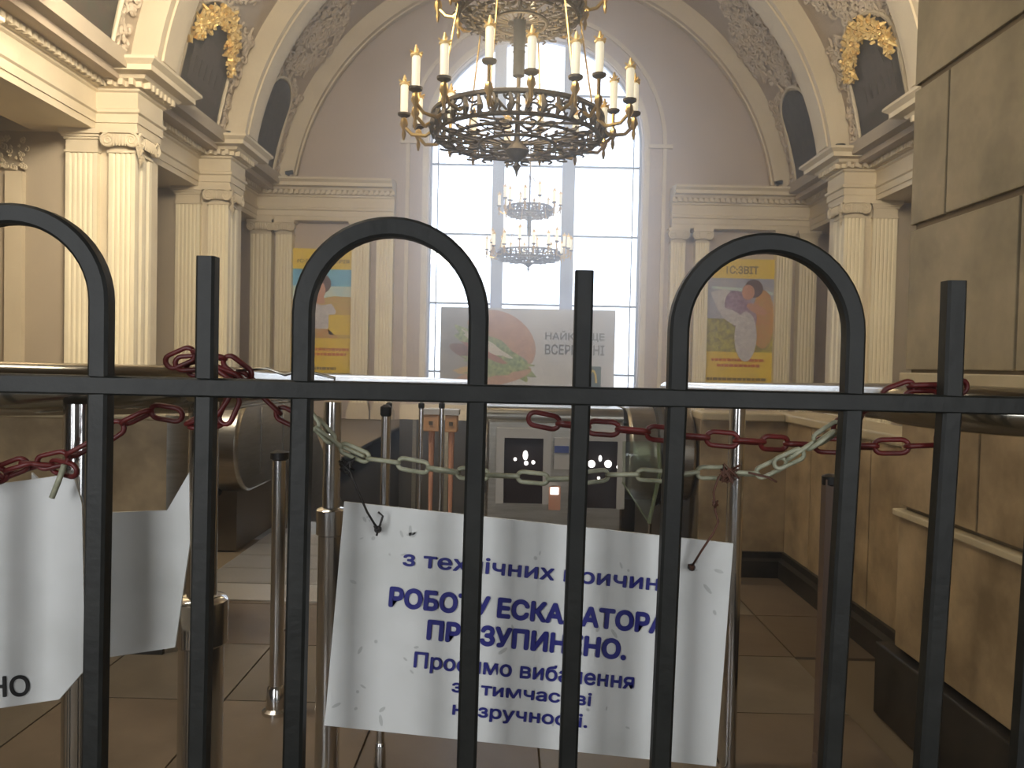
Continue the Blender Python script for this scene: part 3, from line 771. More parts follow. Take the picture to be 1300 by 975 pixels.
recenter(b1); recenter(b3)
def stairs(x0, x1, label, y0):
    t = thing('escalator_steps', label, 'escalator', ((x0+x1)/2, y0, 0))
    n = 5
    for k in range(n):                                  # landing and comb plates, each its own
        a = y0 + k*(YP+0.1-y0)/n; b = y0 + (k+1)*(YP+0.1-y0)/n - 0.012
        bm = bmesh.new(); box(bm, x0, x1, a, b, -0.010, 0.006+0.002*k)
        m = int((x1-x0)/0.012)
        if k > 0:
            for j in range(m): box(bm, x0+0.004+j*0.012, x0+0.010+j*0.012, a+0.01, b-0.01, 0.005, 0.010+0.002*k)
        obj('landing_plate', bm, 'plate', t)
    for k in range(16):
        a = YP+0.12+0.40*k; z = -0.02-0.21*k if k > 1 else -0.02-0.05*k
        obj('step', B(x0+0.02, x1-0.02, a, a+0.41, z-0.22, z), 'steel', t)
    recenter(t)
stairs(-1.72, -0.28, 'grooved bright steel landing plates of the left escalator, seen between the gate bars', 4.02)
# pit walls, tunnel and rear ledge
pit = bmesh.new()
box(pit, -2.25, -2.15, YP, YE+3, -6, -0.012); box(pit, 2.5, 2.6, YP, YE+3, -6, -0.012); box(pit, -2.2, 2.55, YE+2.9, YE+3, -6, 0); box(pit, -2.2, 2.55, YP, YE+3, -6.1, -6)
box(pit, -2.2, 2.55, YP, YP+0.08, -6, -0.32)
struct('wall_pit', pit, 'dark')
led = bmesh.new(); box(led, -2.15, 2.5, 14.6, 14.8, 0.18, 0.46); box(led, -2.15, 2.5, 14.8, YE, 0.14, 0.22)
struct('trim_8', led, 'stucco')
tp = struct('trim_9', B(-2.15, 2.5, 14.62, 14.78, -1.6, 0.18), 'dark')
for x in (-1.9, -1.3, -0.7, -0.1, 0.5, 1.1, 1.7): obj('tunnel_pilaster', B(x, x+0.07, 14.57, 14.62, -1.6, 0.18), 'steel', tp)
# thin comb-like balusters on the ledge
bal = bmesh.new()
for k in range(60):
    x = -0.17 + 0.0135*k; box(bal, x, x+0.006, 5.30, 5.31, 0.97, 1.02)

# attendant's booth between the escalators (framed dark windows, glowing dots for reflected lights, labels)
bo = thing('attendant_booth', 'low steel attendant booth with two white-framed dark windows between the escalators', 'booth', (0.3, 5.1, 0))
bx0, bx1 = at(618, 560, 4.9).x, at(792, 560, 4.9).x; zt = at(700, 518, 4.9).z
obj('body', B(bx0, bx1, 4.90, 5.40, 0.0, zt-0.08), 'steel', bo, bevel=0.015)
bm = bmesh.new(); tube(bm, [(bx0-0.03, 4.98, zt-0.06), (bx1, 4.98, zt-0.06)], 0.055, 14); box(bm, bx0-0.03, bx1, 4.98, 5.42, zt-0.09, zt)
obj('rounded_roof', bm, 'steel', bo, smooth=40)
obj('grille', bal, 'steel', bo, kind='stuff')
for (a, b, c_, d_) in ((631, 698, 543, 640), (733, 792, 547, 646)):
    p, q = at(a, c_, 4.88), at(b, d_, 4.88); x0, x1, z1, z0 = p.x, q.x, p.z, q.z; wd = 0.048
    bm = bmesh.new(); box(bm, x0, x0+wd, 4.865, 4.91, z0, z1-0.06); box(bm, x1-wd, x1, 4.865, 4.91, z0, z1-0.06); box(bm, x0, x1, 4.865, 4.91, z1-0.06, z1)
    f = obj('window_frame', bm, 'booth_white', bo)
    obj('window_glass', B(x0+wd, x1-wd, 4.885, 4.90, z0, z1-0.06), 'booth_dark', f)
for px, py, r in ((654, 583, .011), (667, 578, .017), (668, 588, .014), (677, 587, .012), (751, 589, .024), (772, 589, .024), (785, 593, .012), (760, 607, .010), (742, 583, .010), (762, 582, .011)):
    p = at(px, py, 4.875); bm = bmesh.new(); bmesh.ops.create_uvsphere(bm, u_segments=10, v_segments=6, radius=r)
    for v in bm.verts: v.co.y *= 0.5; v.co.z *= (1.8 if px in (667, 742, 762) else 1)
    for v in bm.verts: v.co += Vector((p.x, 4.875, p.z))
    obj('reflected_light', bm, 'glow_white', bo, smooth=True)  # glowing dot in place of a light reflected in the front
p, q = at(704, 556, 4.87), at(722, 596, 4.87); lbx = obj('notice_label', B(p.x, q.x, 4.87, 4.90, q.z, p.z), 'booth_white', bo)
p, q = at(704, 566, 4.865), at(722, 575, 4.865); obj('label_band', B(p.x, q.x, 4.863, 4.872, q.z, p.z), 'blue_label', lbx)
p, q = at(697, 618, 4.86), at(711, 647, 4.86); obj('lit_button_box', B(p.x, q.x, 4.84, 4.90, q.z, p.z), 'p_skin', bo)
p, q = at(699, 619, 4.83), at(709, 628, 4.83); obj('lit_button', B(p.x, q.x, 4.83, 4.845, q.z, p.z), 'glow_white', bo)
recenter(bo)
# slim glass wing between booth and newel
gl = thing('glass_screen', 'small greenish glass wing between the booth and the rounded newel', 'screen', (0.7, 4.6, 0))
pts = [at(790, 560, 4.6), at(836, 560, 4.6), at(838, 600, 4.6), at(824, 664, 4.6), at(790, 612, 4.6)]
bm = bmesh.new(); prism(bm, [(p.x, p.z) for p in pts], lambda p: (p[0], 4.58, p[1]), lambda p: (p[0], 4.59, p[1])); obj('pane', bm, 'glass_green', gl)
bm = bmesh.new(); tube(bm, [pts[1], pts[2], pts[3]], 0.012, 6); tube(bm, [pts[3], pts[4]], 0.005, 6); obj('edge', bm, 'glass_edge', gl)
bm = bmesh.new(); p = pts[3]; tube(bm, [(p.x, 4.585, p.z), (p.x, 4.585, 0.0)], 0.012, 8); obj('foot', bm, 'chrome', gl)
recenter(gl)
# column reflections in the steel, built as amber boxes on tapering stands
for k, (xa, xb, y0_, y1_, lb) in enumerate(((537, 557, 526, 548, 'left of the pair'), (565, 580, 527, 549, 'right of the pair'))):
    Y = 5.0; p, q = at(xa, y0_, Y), at(xb, y1_, Y); xm = (p.x+q.x)/2
    t = thing('reflection_stand', 'amber-faced box on a tapering stand, solid stand-in for a column reflection, %s' % lb, 'reflection stand-in', (xm, Y+0.05, 0), 'amber reflection stands')
    obj('box_body', B(p.x, q.x, Y, Y+0.12, q.z, p.z), 'orange_box', t, bevel=0.006)
    obj('top_cap', B(p.x-0.01, q.x+0.01, Y-0.01, Y+0.13, p.z, p.z+0.035), 'booth_white', t)
    obj('front_knob', B(xm-0.012, xm+0.012, Y-0.012, Y, (p.z+q.z)/2-0.012, (p.z+q.z)/2+0.012), 'brass_dark', t)
    bm = bmesh.new(); tube(bm, [(xm, Y+0.06, q.z), (xm, Y+0.06, 0.02)], [0.02, 0.008], 8); obj('tapered_leg', bm, 'p_skin', t)
    recenter(t)

# ------------------------------------------------------------------ stainless queue rails and posts
def zaxis_post(parent, x, y, ztop, r, sleeve=None, rs=None, name='post'):
    bm = bmesh.new(); tube(bm, [(x, y, sleeve or 0), (x, y, ztop)], r, 20); p = obj(name, bm, 'chrome', parent, smooth=40)
    if sleeve:
        bm = bmesh.new(); lathe(bm, x, y, [(rs*1.5, 0), (rs*1.5, 0.02), (rs, 0.03), (rs, sleeve-0.08), (rs*1.18, sleeve-0.075), (rs*1.18, sleeve-0.005), (rs*1.05, sleeve), (r, sleeve+0.004)], 20)
        obj('sleeve', bm, 'chrome', parent, smooth=40)
lr = thing('stainless_barrier_rail', 'thick stainless handrail turning the corner on the left, carried on sleeved posts', 'handrail', (-0.52, 1.3, 0))
A = at(590, 489, 4.4); Bp = at(330, 492, 1.62); Cc = at(262, 494, 1.33)
pts = [A, A.lerp(Bp, 0.5), Bp, Bp.lerp(Cc, 0.6)]
corner = Vector((Cc.x-0.0, 1.27, Cc.z)); 
ctrl0 = pts[-1]; endl = Vector((-0.75, 1.16, at(120, 496, 1.16).z))
for i in range(1, 9):
    u = i/9; pts.append(ctrl0*(1-u)**2 + corner*2*u*(1-u) + endl*u*u)
pts += [endl, Vector((-1.6, 1.10, endl.z))]
bm = bmesh.new(); tube(bm, pts, [0.034]*2 + [0.036] + [0.040]*(len(pts)-3), 24); obj('rail_tube', bm, 'rail', lr, smooth=40)
bm = bmesh.new(); bmesh.ops.create_uvsphere(bm, u_segments=16, v_segments=10, radius=0.034)
for v in bm.verts: v.co += A
obj('end_cap', bm, 'rail', lr, smooth=True)
pa = at(421, 600, 2.3); zaxis_post(lr, pa.x, 2.3, pts[1].z-0.03, 0.026, at(420, 645, 2.3).z, 0.036)
pb = at(258, 600, 1.30); zaxis_post(lr, pb.x, 1.30, endl.z-0.02, 0.024, at(230, 757, 1.30).z, 0.036)
pc = at(100, 700, 1.17); zaxis_post(lr, pc.x, 1.17, endl.z-0.02, 0.022)
recenter(lr)
rr_ = thing('stainless_barrier_rail', 'thick stainless handrail turning the corner on the right, beside the marble pillar', 'handrail', (0.7, 1.3, 0))
A = at(846, 493, 3.6); Bp = at(1130, 510, 1.40); Cc = at(1215, 523, 1.16)
pts = [A, A.lerp(Bp, 0.5), Bp]; corner = Vector((Cc.x, 1.16, Cc.z)); endl = Vector((0.86, 1.13, at(1290, 526, 1.13).z))
for i in range(1, 9):
    u = i/9; pts.append(Bp*(1-u)**2 + corner*2*u*(1-u) + endl*u*u)
pts += [endl, Vector((PX-0.02, 1.13, endl.z))]
bm = bmesh.new(); tube(bm, pts, [0.030, 0.030, 0.033] + [0.036]*(len(pts)-3), 24); obj('rail_tube', bm, 'rail', rr_, smooth=40)
bm = bmesh.new(); bmesh.ops.create_uvsphere(bm, u_segments=16, v_segments=10, radius=0.030)
for v in bm.verts: v.co += A
obj('end_cap', bm, 'rail', rr_, smooth=True)
pd = at(934, 600, 2.45); zaxis_post(rr_, pd.x, 2.45, (A.z+Bp.z)/2-0.02, 0.025)
recenter(rr_)
# free standing posts
def free_post(lb, px, py0, Y, r, mk='chrome', square=False):
    p = at(px, py0, Y); t = thing('barrier_post', lb, 'post', (p.x, Y, 0))
    bm = bmesh.new()
    if square: box(bm, p.x-r, p.x+r, Y-r, Y+r, 0.01, p.z)
    else: tube(bm, [(p.x, Y, 0.01), (p.x, Y, p.z)], r, 18)
    obj('pole', bm, mk, t, smooth=40)
    bm = bmesh.new(); lathe(bm, p.x, Y, [(r*2.0, 0), (r*2.0, 0.012), (r*1.45, 0.02), (r*1.35, 0.09), (r, 0.10)], 18); obj('base_flange', bm, mk, t, smooth=40)
    bm = bmesh.new(); lathe(bm, p.x, Y, [(r, p.z-0.02), (r*1.3, p.z-0.015), (r*1.3, p.z+0.008), (r*0.5, p.z+0.015)], 18); obj('cap', bm, 'rubber', t, smooth=40)
    recenter(t)
free_post('slim dark steel post with a round flanged foot, left of the blue-lettered notice', 355, 577, 2.75, 0.024)
free_post('slim steel post partly hidden behind the left half of the white notice', 490, 520, 2.35, 0.013)
free_post('brownish square post close behind the right-hand arch of the gate', 1054, 608, 2.35, 0.019, 'post_brown', True)

for px, yy, lb in ((494, 545, 'nearest the sleeved post'), (535, 512, 'left of the amber boxes'), (561, 512, 'between the two amber boxes')):
    free_post('slim plain steel upright in front of the dark escalators, ' + lb, px, 514, 4.35, 0.013)
# ------------------------------------------------------------------ posters and banner at the far end
def plate(parent, name, pts, y, th, mk, rnd=None):
    bm = bmesh.new(); yprism(bm, pts, y-th, y); return obj(name, bm, mk, parent)
def ell(cx, cz, rx, rz, n=20, rot=0):
    return [(cx + rx*math.cos(2*PI*i/n)*math.cos(rot) - rz*math.sin(2*PI*i/n)*math.sin(rot), cz + rx*math.cos(2*PI*i/n)*math.sin(rot) + rz*math.sin(2*PI*i/n)*math.cos(rot)) for i in range(n)]
def wall_text(parent, name, body, x0, x1, z0, z1, y, mk, bold=0.0):
    bm = fit(text_bm(body, 1, bold), x0, x1, z0, z1)
    for v in bm.verts: v.co = (v.co.x, y - v.co.z*2, v.co.y)
    return obj(name, bm, mk, parent)
YPs = YE - 0.104
def poster(px0, px1, py0, py1, label, title, kind):
    p, q = at(px0, py0, YPs), at(px1, py1, YPs); x0, x1, z1, z0 = p.x, q.x, p.z, q.z; W = x1-x0; H = z1-z0
    t = thing('poster', label, 'poster', ((x0+x1)/2, YPs, z0))
    U = lambda u, v: (x0+u*W, z1-v*H)
    obj('backing_sheet', B(x0, x1, YPs, YPs+0.10, z0, z1), 'yellow', t)
    y = YPs
    R_ = lambda a, b, c, d: [U(a, d), U(b, d), U(b, c), U(a, c)]
    E = lambda u, v, ru, rv, rot=0: ell(x0+u*W, z1-v*H, ru*W, rv*W, 20, rot)
    wall_text(t, 'title_text', title, x0+0.10*W if kind == 'L' else x0+0.30*W, x1-0.06*W if kind == 'L' else x0+0.76*W, z1-0.115*H if kind == 'L' else z1-0.12*H, z1-0.085*H if kind == 'L' else z1-0.055*H, y-0.004, 'p_brown', 0.03)
    if kind == 'L':
        plate(t, 'sky_print', R_(0.0, 1, 0.165, 0.36), y, 0.003, 'p_sky'); plate(t, 'haze_print', R_(0.0, 1, 0.30, 0.42), y, 0.004, 'p_haze')
        plate(t, 'field_print', [U(0, 0.72), U(1, 0.72), U(1, 0.385), U(0.7, 0.38), U(0.4, 0.41), U(0, 0.42)], y, 0.005, 'p_field')
        plate(t, 'figure_hair', E(0.52, 0.28, 0.13, 0.15), y, 0.007, 'p_hair')
        plate(t, 'figure_face', E(0.45, 0.325, 0.11, 0.15, 0.3), y, 0.008, 'p_skin')
        plate(t, 'figure_neck', [U(0.36, 0.44), U(0.56, 0.44), U(0.53, 0.36), U(0.42, 0.36)], y, 0.007, 'p_skin')
        plate(t, 'figure_shirt', [U(0.28, 0.65), U(0.60, 0.65), U(0.74, 0.50), U(0.66, 0.44), U(0.5, 0.455), U(0.36, 0.43), U(0.30, 0.50)], y, 0.009, 'p_white')
        plate(t, 'figure_braid', E(0.31, 0.55, 0.05, 0.22), y, 0.010, 'p_hair')
        plate(t, 'figure_skirt', [U(0.26, 0.72), U(0.78, 0.72), U(0.62, 0.645), U(0.28, 0.645)], y, 0.010, 'p_orange')
        plate(t, 'yellow_label', R_(0.62, 0.97, 0.53, 0.69), y, 0.010, 'yellow')
        rows = ((0.30, 0.95, 0.81), (0.30, 0.92, 0.85)); last = (0.30, 0.75, 0.965)
    else:
        plate(t, 'sky_print', R_(0.0, 1, 0.155, 0.50), y, 0.003, 'p_lilac')
        plate(t, 'meadow_print', R_(0.0, 1, 0.48, 0.745), y, 0.005, 'p_meadow')
        plate(t, 'sky_streak', [U(0.1, 0.24), U(0.1, 0.22), U(0.7, 0.235), U(0.98, 0.26), U(0.98, 0.285), U(0.6, 0.26)][::-1], y, 0.004, 'p_haze')
        plate(t, 'white_veil', [U(0.20, 0.42), U(0.42, 0.42), U(0.50, 0.30), U(0.30, 0.24), U(0.08, 0.27)], y, 0.006, 'p_white')
        plate(t, 'orange_figure', E(0.84, 0.48, 0.16, 0.42), y, 0.007, 'p_orange')
        plate(t, 'purple_figure', E(0.52, 0.42, 0.20, 0.32, 0.5), y, 0.008, 'p_purple')
        plate(t, 'white_sleeve', E(0.42, 0.47, 0.22, 0.09, -0.5), y, 0.010, 'p_white')
        plate(t, 'figure_hair', E(0.70, 0.235, 0.13, 0.13), y, 0.010, 'p_hair'); plate(t, 'figure_face', E(0.62, 0.265, 0.09, 0.11), y, 0.011, 'p_skin')
        plate(t, 'white_skirt', E(0.60, 0.62, 0.16, 0.36), y, 0.009, 'p_white'); plate(t, 'arm', E(0.75, 0.40, 0.16, 0.06, -0.4), y, 0.012, 'p_skin')
        rows = ((0.12, 0.88, 0.81), (0.20, 0.82, 0.855)); last = (0.06, 0.92, 0.965)
    random.seed(3)
    for a, b, v in rows + (last,):
        bm = bmesh.new(); c = a
        while c < b:
            wd = random.uniform(0.025, 0.07); q0, q1 = U(c, v+0.011), U(min(b, c+wd), v-0.011)
            box(bm, q0[0], q1[0], y-0.006, y, q0[1], q1[1]); c += wd+0.012
        obj('fine_print', bm, 'p_brown' if v > 0.9 else 'p_red', t, kind='stuff')
    recenter(t)
poster(370, 446, 315, 474, 'tall yellow poster with a woman before a blue sky and wheat, left of the window', '1С:БУХГАЛТЕРІЯ', 'L')
poster(896, 980, 328, 488, 'tall yellow poster with embracing figures in a flower meadow, right of the window', '1С:ЗВІТ', 'R')
YB = 16.75
p, q = at(560, 387, YB), at(779, 498, YB); x0, x1, z1, z0 = p.x, q.x, p.z-0.04, q.z; W = x1-x0; H = z1-z0
z00 = 0.22
bn = thing('burger_banner', 'wide pale advertising banner with a burger and grey lettering under the bright window', 'banner', ((x0+x1)/2, YB, z00))
obj('banner_sheet', B(x0, x1, YB, YB+0.03, z00, z1), 'ban', bn)
U = lambda u, v: (x0+u*W, z1-v*H)
plate(bn, 'grey_background_print', [U(0, 1.05), U(0.27, 1.05), U(0.18, 0.5), U(0.25, 0.0), U(0, 0.0)], YB, 0.004, 'ban_grey')
def blob(u, v, ru, rv, rot, mk, dy, name, wob=0.0, n=36, flat=False):
    pts = []
    for i in range(n):
        a = 2*PI*i/n; k = 1 + wob*math.sin(a*9+u*20)
        ex = ru*W*k*math.cos(a); ez = rv*W*k*math.sin(a)
        if flat and ez < 0: ez *= 0.25
        pts.append((x0+u*W + ex*math.cos(rot) - ez*math.sin(rot), z1-v*H + ex*math.sin(rot) + ez*math.cos(rot)))
    pts = [(min(x1-0.02, max(x0+0.02, a)), min(z1-0.02, max(z00+0.02, b))) for a, b in pts]
    bm = bmesh.new(); yprism(bm, pts, YB-dy, YB); obj(name, bm, mk, bn)
r0 = -0.55
blob(0.34, 0.42, 0.22, 0.17, r0, 'bun', 0.006, 'top_bun', 0, flat=True)
blob(0.31, 0.55, 0.26, 0.075, r0, 'lettuce', 0.008, 'lettuce', 0.10)
blob(0.29, 0.50, 0.19, 0.030, r0, 'onion', 0.011, 'onion', 0.10)
blob(0.27, 0.63, 0.23, 0.05, r0*0.6, 'patty', 0.010, 'patty')
blob(0.33, 0.66, 0.20, 0.035, -0.1, 'lettuce', 0.013, 'lettuce', 0.12)
blob(0.26, 0.56, 0.15, 0.018, r0*0.8, 'tomato', 0.014, 'tomato', 0.06)
blob(0.27, 0.76, 0.19, 0.028, 0.05, 'cheese', 0.012, 'cheese', 0.05)
blob(0.30, 0.84, 0.23, 0.055, 0.20, 'bun', 0.011, 'bottom_bun')
blob(0.32, 0.76, 0.17, 0.035, 0.15, 'lettuce', 0.015, 'lettuce', 0.15)
wall_text(bn, 'slogan_top_line', 'НАЙКРАЩЕ', x0+0.60*W, x0+0.94*W, z1-0.39*H, z1-0.26*H, YB-0.006, 'ban_text', 0.02)
wall_text(bn, 'slogan_lower_line', 'ВСЕРЕДИНІ', x0+0.60*W, x0+0.94*W, z1-0.58*H, z1-0.43*H, YB-0.006, 'ban_text', 0.02)
lx0, lx1, lz1, lz0 = x0+0.79*W, x0+0.925*W, z1-0.69*H, z1-0.98*H
lg = obj('logo_square', B(lx0, lx1, YB-0.006, YB, lz0, lz1), 'ban_green', bn)
bm = bmesh.new(); lw_ = lx1-lx0; lh = lz1-lz0
for s in (-1, 1):
    pts = []
    for i in range(15):
        a = PI*i/14; pts.append((lx0+lw_*0.5 + s*lw_*0.15 + lw_*0.15*math.cos(a), YB-0.01, lz0+lh*0.30 + lh*0.52*math.sin(a)))
    tube(bm, pts, lw_*0.045, 6)
obj('logo_arches', bm, 'yellow', lg)
recenter(bn)

# ------------------------------------------------------------------ the gate
GY = 1.0
G = thing('iron_gate', 'dark painted iron gate of square bars with round arched tops across the foreground', 'gate', (0, GY, 0))
rail_z = at(655, 501, GY).z; BW = 0.0124
skew = math.tan(math.radians(-1.5))
def gy(x): return GY + 0.045*x
def sq_tube(bm, pts, h):
    """square section swept in the gate's plane"""
    P = [Vector(p) for p in pts]; rings = []
    for i in range(len(P)):
        t = (P[min(i+1, len(P)-1)] - P[max(i-1, 0)]); t.y = 0; t.normalize(); s = Vector((-t.z, 0, t.x))
        y = Vector((0, 1, 0))
        rings.append([bm.verts.new(P[i] + s*h*a + y*h*b*0.95) for a, b in ((-1,-.72), (-.72,-1), (.72,-1), (1,-.72), (1,.72), (.72,1), (-.72,1), (-1,.72))])
    for a, b in zip(rings, rings[1:]):
        for j in range(8): bm.faces.new((a[j], a[(j+1) % 8], b[(j+1) % 8], b[j]))
    bm.faces.new(rings[0][::-1]); bm.faces.new(rings[-1])
def gx(px): return at(px, 500, GY + 0.045*(px-655)/1000).x
def low(x, z):
    k = min(0.03, max(0.008, 0.008 + 0.04*(x+0.03))); return x - k*(rail_z - z)
ARCH = [(-94, 128, 272), (384, 606, 289), (859, 1081, 309), (1330, 1552, 320)]
for a, b, ptop in ARCH:
    xa, xb = gx(a), gx(b); R = (xb-xa)/2; xm = (xa+xb)/2
    ztop = at((a+b)/2, ptop, gy(xm)).z; zc = ztop - R
    if b > 1400: xb = min(xb, xb)
    pts = [(low(xa, 0.08), gy(xa), 0.08), (low(xa, 0.6), gy(xa), 0.6), (xa, gy(xa), rail_z), (xa, gy(xa), zc)] + [(xm - R*math.cos(PI*i/24), gy(xm - R*math.cos(PI*i/24)), zc + R*math.sin(PI*i/24)) for i in range(1, 24)] + [(xb, gy(xb), zc), (xb, gy(xb), rail_z), (low(xb, 0.6), gy(xb), 0.6), (low(xb, 0.08), gy(xb), 0.08)]
    bm = bmesh.new(); sq_tube(bm, pts, BW); obj('arched_bar', bm, 'gate', G, smooth=30)
for px, pt in ((-215, 300), (262, 326), (738, 344), (1206, 357)):
    x = gx(px); z = at(px, pt, gy(x)).z
    bm = bmesh.new(); sq_tube(bm, [(low(x, 0.08), gy(x), 0.08), (x, gy(x), rail_z), (x, gy(x), z)], BW*0.93 if px < 1000 else BW); obj('straight_bar', bm, 'gate', G, smooth=30)
def rail(z0, z1, hh):
    bm = bmesh.new(); xa, xb = -1.35, 0.97
    pts = [(xa, gy(xa)+0.0), (xb, gy(xb)+0.0)]
    n = Vector((0.0, 1, 0)); v = []
    for x, zc in ((xa, z0), (xb, z1)):
        y = gy(x); v.append([bm.verts.new((x, y+b, zc+c)) for b, c in ((-.014, -hh*.8), (-.011, -hh), (.011, -hh), (.014, -hh*.8), (.014, hh*.8), (.011, hh), (-.011, hh), (-.014, hh*.8))])
    for j in range(8): bm.faces.new((v[0][j], v[0][(j+1)%8], v[1][(j+1)%8], v[1][j]))
    bm.faces.new(v[0][::-1]); bm.faces.new(v[1]); return bm
zl = at(0, 486, gy(-0.65)).z; zr2 = at(1205, 513, gy(0.55)).z; sl = (zr2-zl)/1.2
obj('top_rail', rail(zl - sl*0.7, zr2 + sl*0.4, 0.0118), 'gate', G)
obj('bottom_rail', rail(0.12, 0.12, 0.015), 'gate', G)
for x in (-1.35, 0.97):
    obj('gate_post', B(x-0.025, x+0.025, gy(x)-0.025, gy(x)+0.025, 0, 1.32), 'gate', G, bevel=0.003)
recenter(G)

# ------------------------------------------------------------------ chains
def link_mesh(L, W, r):
    bm = bmesh.new(); pts = []; R = W/2 - r; h = L/2 - W/2; n = 7
    for i in range(n+1): a = -PI/2 + PI*i/n; pts.append((h + R*math.cos(a), R*math.sin(a), 0))
    for i in range(n+1): a = PI/2 + PI*i/n; pts.append((-h + R*math.cos(a), R*math.sin(a), 0))
    tube(bm, pts, r, 6, closed=True); return bm
def chain(label, name, mk, paths, L, W, r, cat='chain'):
    t = thing(name, label, cat, tuple(paths[0][0]))
    o = obj('link', link_mesh(L, W, r), mk, None, smooth=True); me = o.data; bpy.data.objects.remove(o)
    pitch = L - 2*r*1.25
    for path in paths:
        P = [Vector(p) for p in path]; acc = [0]
        for a, b in zip(P, P[1:]): acc.append(acc[-1] + (b-a).length)
        n = max(1, int(round(acc[-1]/pitch)))
        def pt(s):
            s = max(0, min(acc[-1], s))
            for i in range(len(P)-1):
                if s <= acc[i+1] + 1e-9: return P[i].lerp(P[i+1], (s-acc[i])/max(1e-9, acc[i+1]-acc[i]))
            return P[-1]
        for k in range(n):
            a = pt(acc[-1]*k/n); b = pt(acc[-1]*(k+1)/n); d = (b-a).normalized()
            up = Vector((0, -1, 0)); up = (up - d*up.dot(d))
            if up.length < 0.05: up = Vector((0, 0, 1)) - d*d.z
            up.normalize(); sd = up.cross(d)
            m = Matrix((d, sd, up)).transposed()
            roll = (math.radians(12) if k % 2 == 0 else math.radians(78)) + random.uniform(-0.12, 0.12)
            m = m @ Matrix.Rotation(roll, 3, 'X')
            o = bpy.data.objects.new('link', me); C.objects.link(o); o.parent = t
            o.matrix_local = Matrix.Translation((a+b)/2 - t.location) @ m.to_4x4()
    return t
random.seed(11)
A3 = lambda lst: [at(*p) for p in lst]
zf = lambda x: 1.0
bz = 1.055
chain('red plastic chain across the right half of the gate, knotted at the last straight bar', 'red_chain', 'red', [
    A3([(672, 530, 1.06), (720, 540, 1.06), (800, 546, 1.06), (850, 552, 1.06), (900, 556, 1.06), (945, 560, 1.06), (990, 563, 1.085), (1040, 565, 1.085), (1090, 567, 1.085), (1140, 567, 1.06), (1190, 565, 1.06)]),
    A3([(1190, 565, 1.06), (1215, 545, 1.06), (1218, 500, 1.06), (1206, 488, 1.055)]),
    A3([(1060, 545, 1.06), (1092, 524, 1.06), (1120, 505, 1.06), (1148, 488, 1.06), (1180, 496, 1.05), (1205, 484, 1.055), (1225, 492, 1.06)]),
    A3([(1150, 505, 1.06), (1172, 490, 1.05), (1190, 505, 1.055)]),
    ], 0.050, 0.026, 0.0036)
chain('red plastic chain bunched at the second gate bar, drooping to the left picture edge', 'red_chain', 'red', [
    A3([(-30, 612, 1.06), (0, 603, 1.06), (40, 590, 1.06), (80, 583, 1.06), (115, 566, 1.06), (150, 542, 1.06), (185, 520, 1.06), (232, 528, 1.06)]),
    A3([(0, 600, 1.06), (30, 588, 1.06), (62, 590, 1.07), (95, 598, 1.06)]),
    A3([(212, 462, 1.05), (232, 447, 1.05), (262, 447, 1.04), (300, 460, 1.05), (318, 480, 1.05)]),
    A3([(222, 462, 1.05), (250, 452, 1.06), (285, 470, 1.045), (300, 486, 1.05)]),
    A3([(240, 470, 1.06), (275, 462, 1.05), (305, 478, 1.06), (330, 500, 1.06), (352, 522, 1.06), (385, 538, 1.06)]),
    A3([(300, 500, 1.06), (298, 520, 1.06), (280, 542, 1.06), (262, 535, 1.06), (240, 540, 1.06)]),
    A3([(285, 500, 1.05), (280, 520, 1.05), (240, 536, 1.06)]),
    ], 0.050, 0.026, 0.0036)
chain('pale greenish-white plastic chain from the second arch to the third arch, above the white notice', 'pale_chain', 'pale', [
    A3([(380, 512, 1.05), (398, 540, 1.05), (425, 562, 1.05), (448, 577, 1.05), (482, 586, 1.05), (515, 588, 1.05), (560, 598, 1.05), (612, 603, 1.06), (665, 605, 1.06), (700, 609, 1.06), (745, 607, 1.06), (790, 600, 1.06),
        (840, 606, 1.06), (885, 600, 1.06), (930, 600, 1.06), (962, 602, 1.06)]),
    A3([(395, 530, 1.06), (428, 566, 1.06), (465, 580, 1.06)]),
    A3([(960, 603, 1.055), (990, 590, 1.05), (1030, 563, 1.05), (1068, 538, 1.05)]),
    A3([(980, 592, 1.045), (1020, 575, 1.045), (1062, 545, 1.045)]),
    ], 0.048, 0.021, 0.0030)
def wire(label, pts, mk, r=0.0016, cat='wire', name='binding_wire', extra=None):
    bm = bmesh.new(); tube(bm, pts, r, 5)
    for e in (extra or []): tube(bm, e, r, 5)
    o = obj(name, bm, mk, None, smooth=True); tag(o, label, cat); return o
def knot(px, py, Y, r, n=26):
    return [at(px + r*math.cos(i*1.9)*random.uniform(.4, 1), py + r*math.sin(i*2.3)*random.uniform(.4, 1), Y + random.uniform(-.006, .006)) for i in range(n)]
wire('black wire tying the left corner of the white notice to the pale chain', A3([(430, 585, 1.045), (444, 598, 1.045), (455, 625, 1.05), (466, 650, 1.06), (477, 668, 1.07)]), 'wire', 0.0016, extra=[knot(440, 592, 1.05, 12), knot(479, 670, 1.07, 5, 12), A3([(478, 680, 1.07), (486, 655, 1.07), (480, 650, 1.07)])])
wire('twisted rusty black wire tying the right corner of the white notice to the pale chain', A3([(940, 590, 1.05), (912, 606, 1.05), (906, 625, 1.05), (908, 648, 1.05), (912, 662, 1.05), (906, 676, 1.05), (890, 700, 1.06), (879, 718, 1.07)]), 'rust', 0.0016, extra=[knot(925, 602, 1.05, 14, 34), knot(908, 640, 1.05, 5, 14), knot(878, 720, 1.07, 4, 10), A3([(950, 600, 1.05), (975, 606, 1.05), (986, 612, 1.05)])])
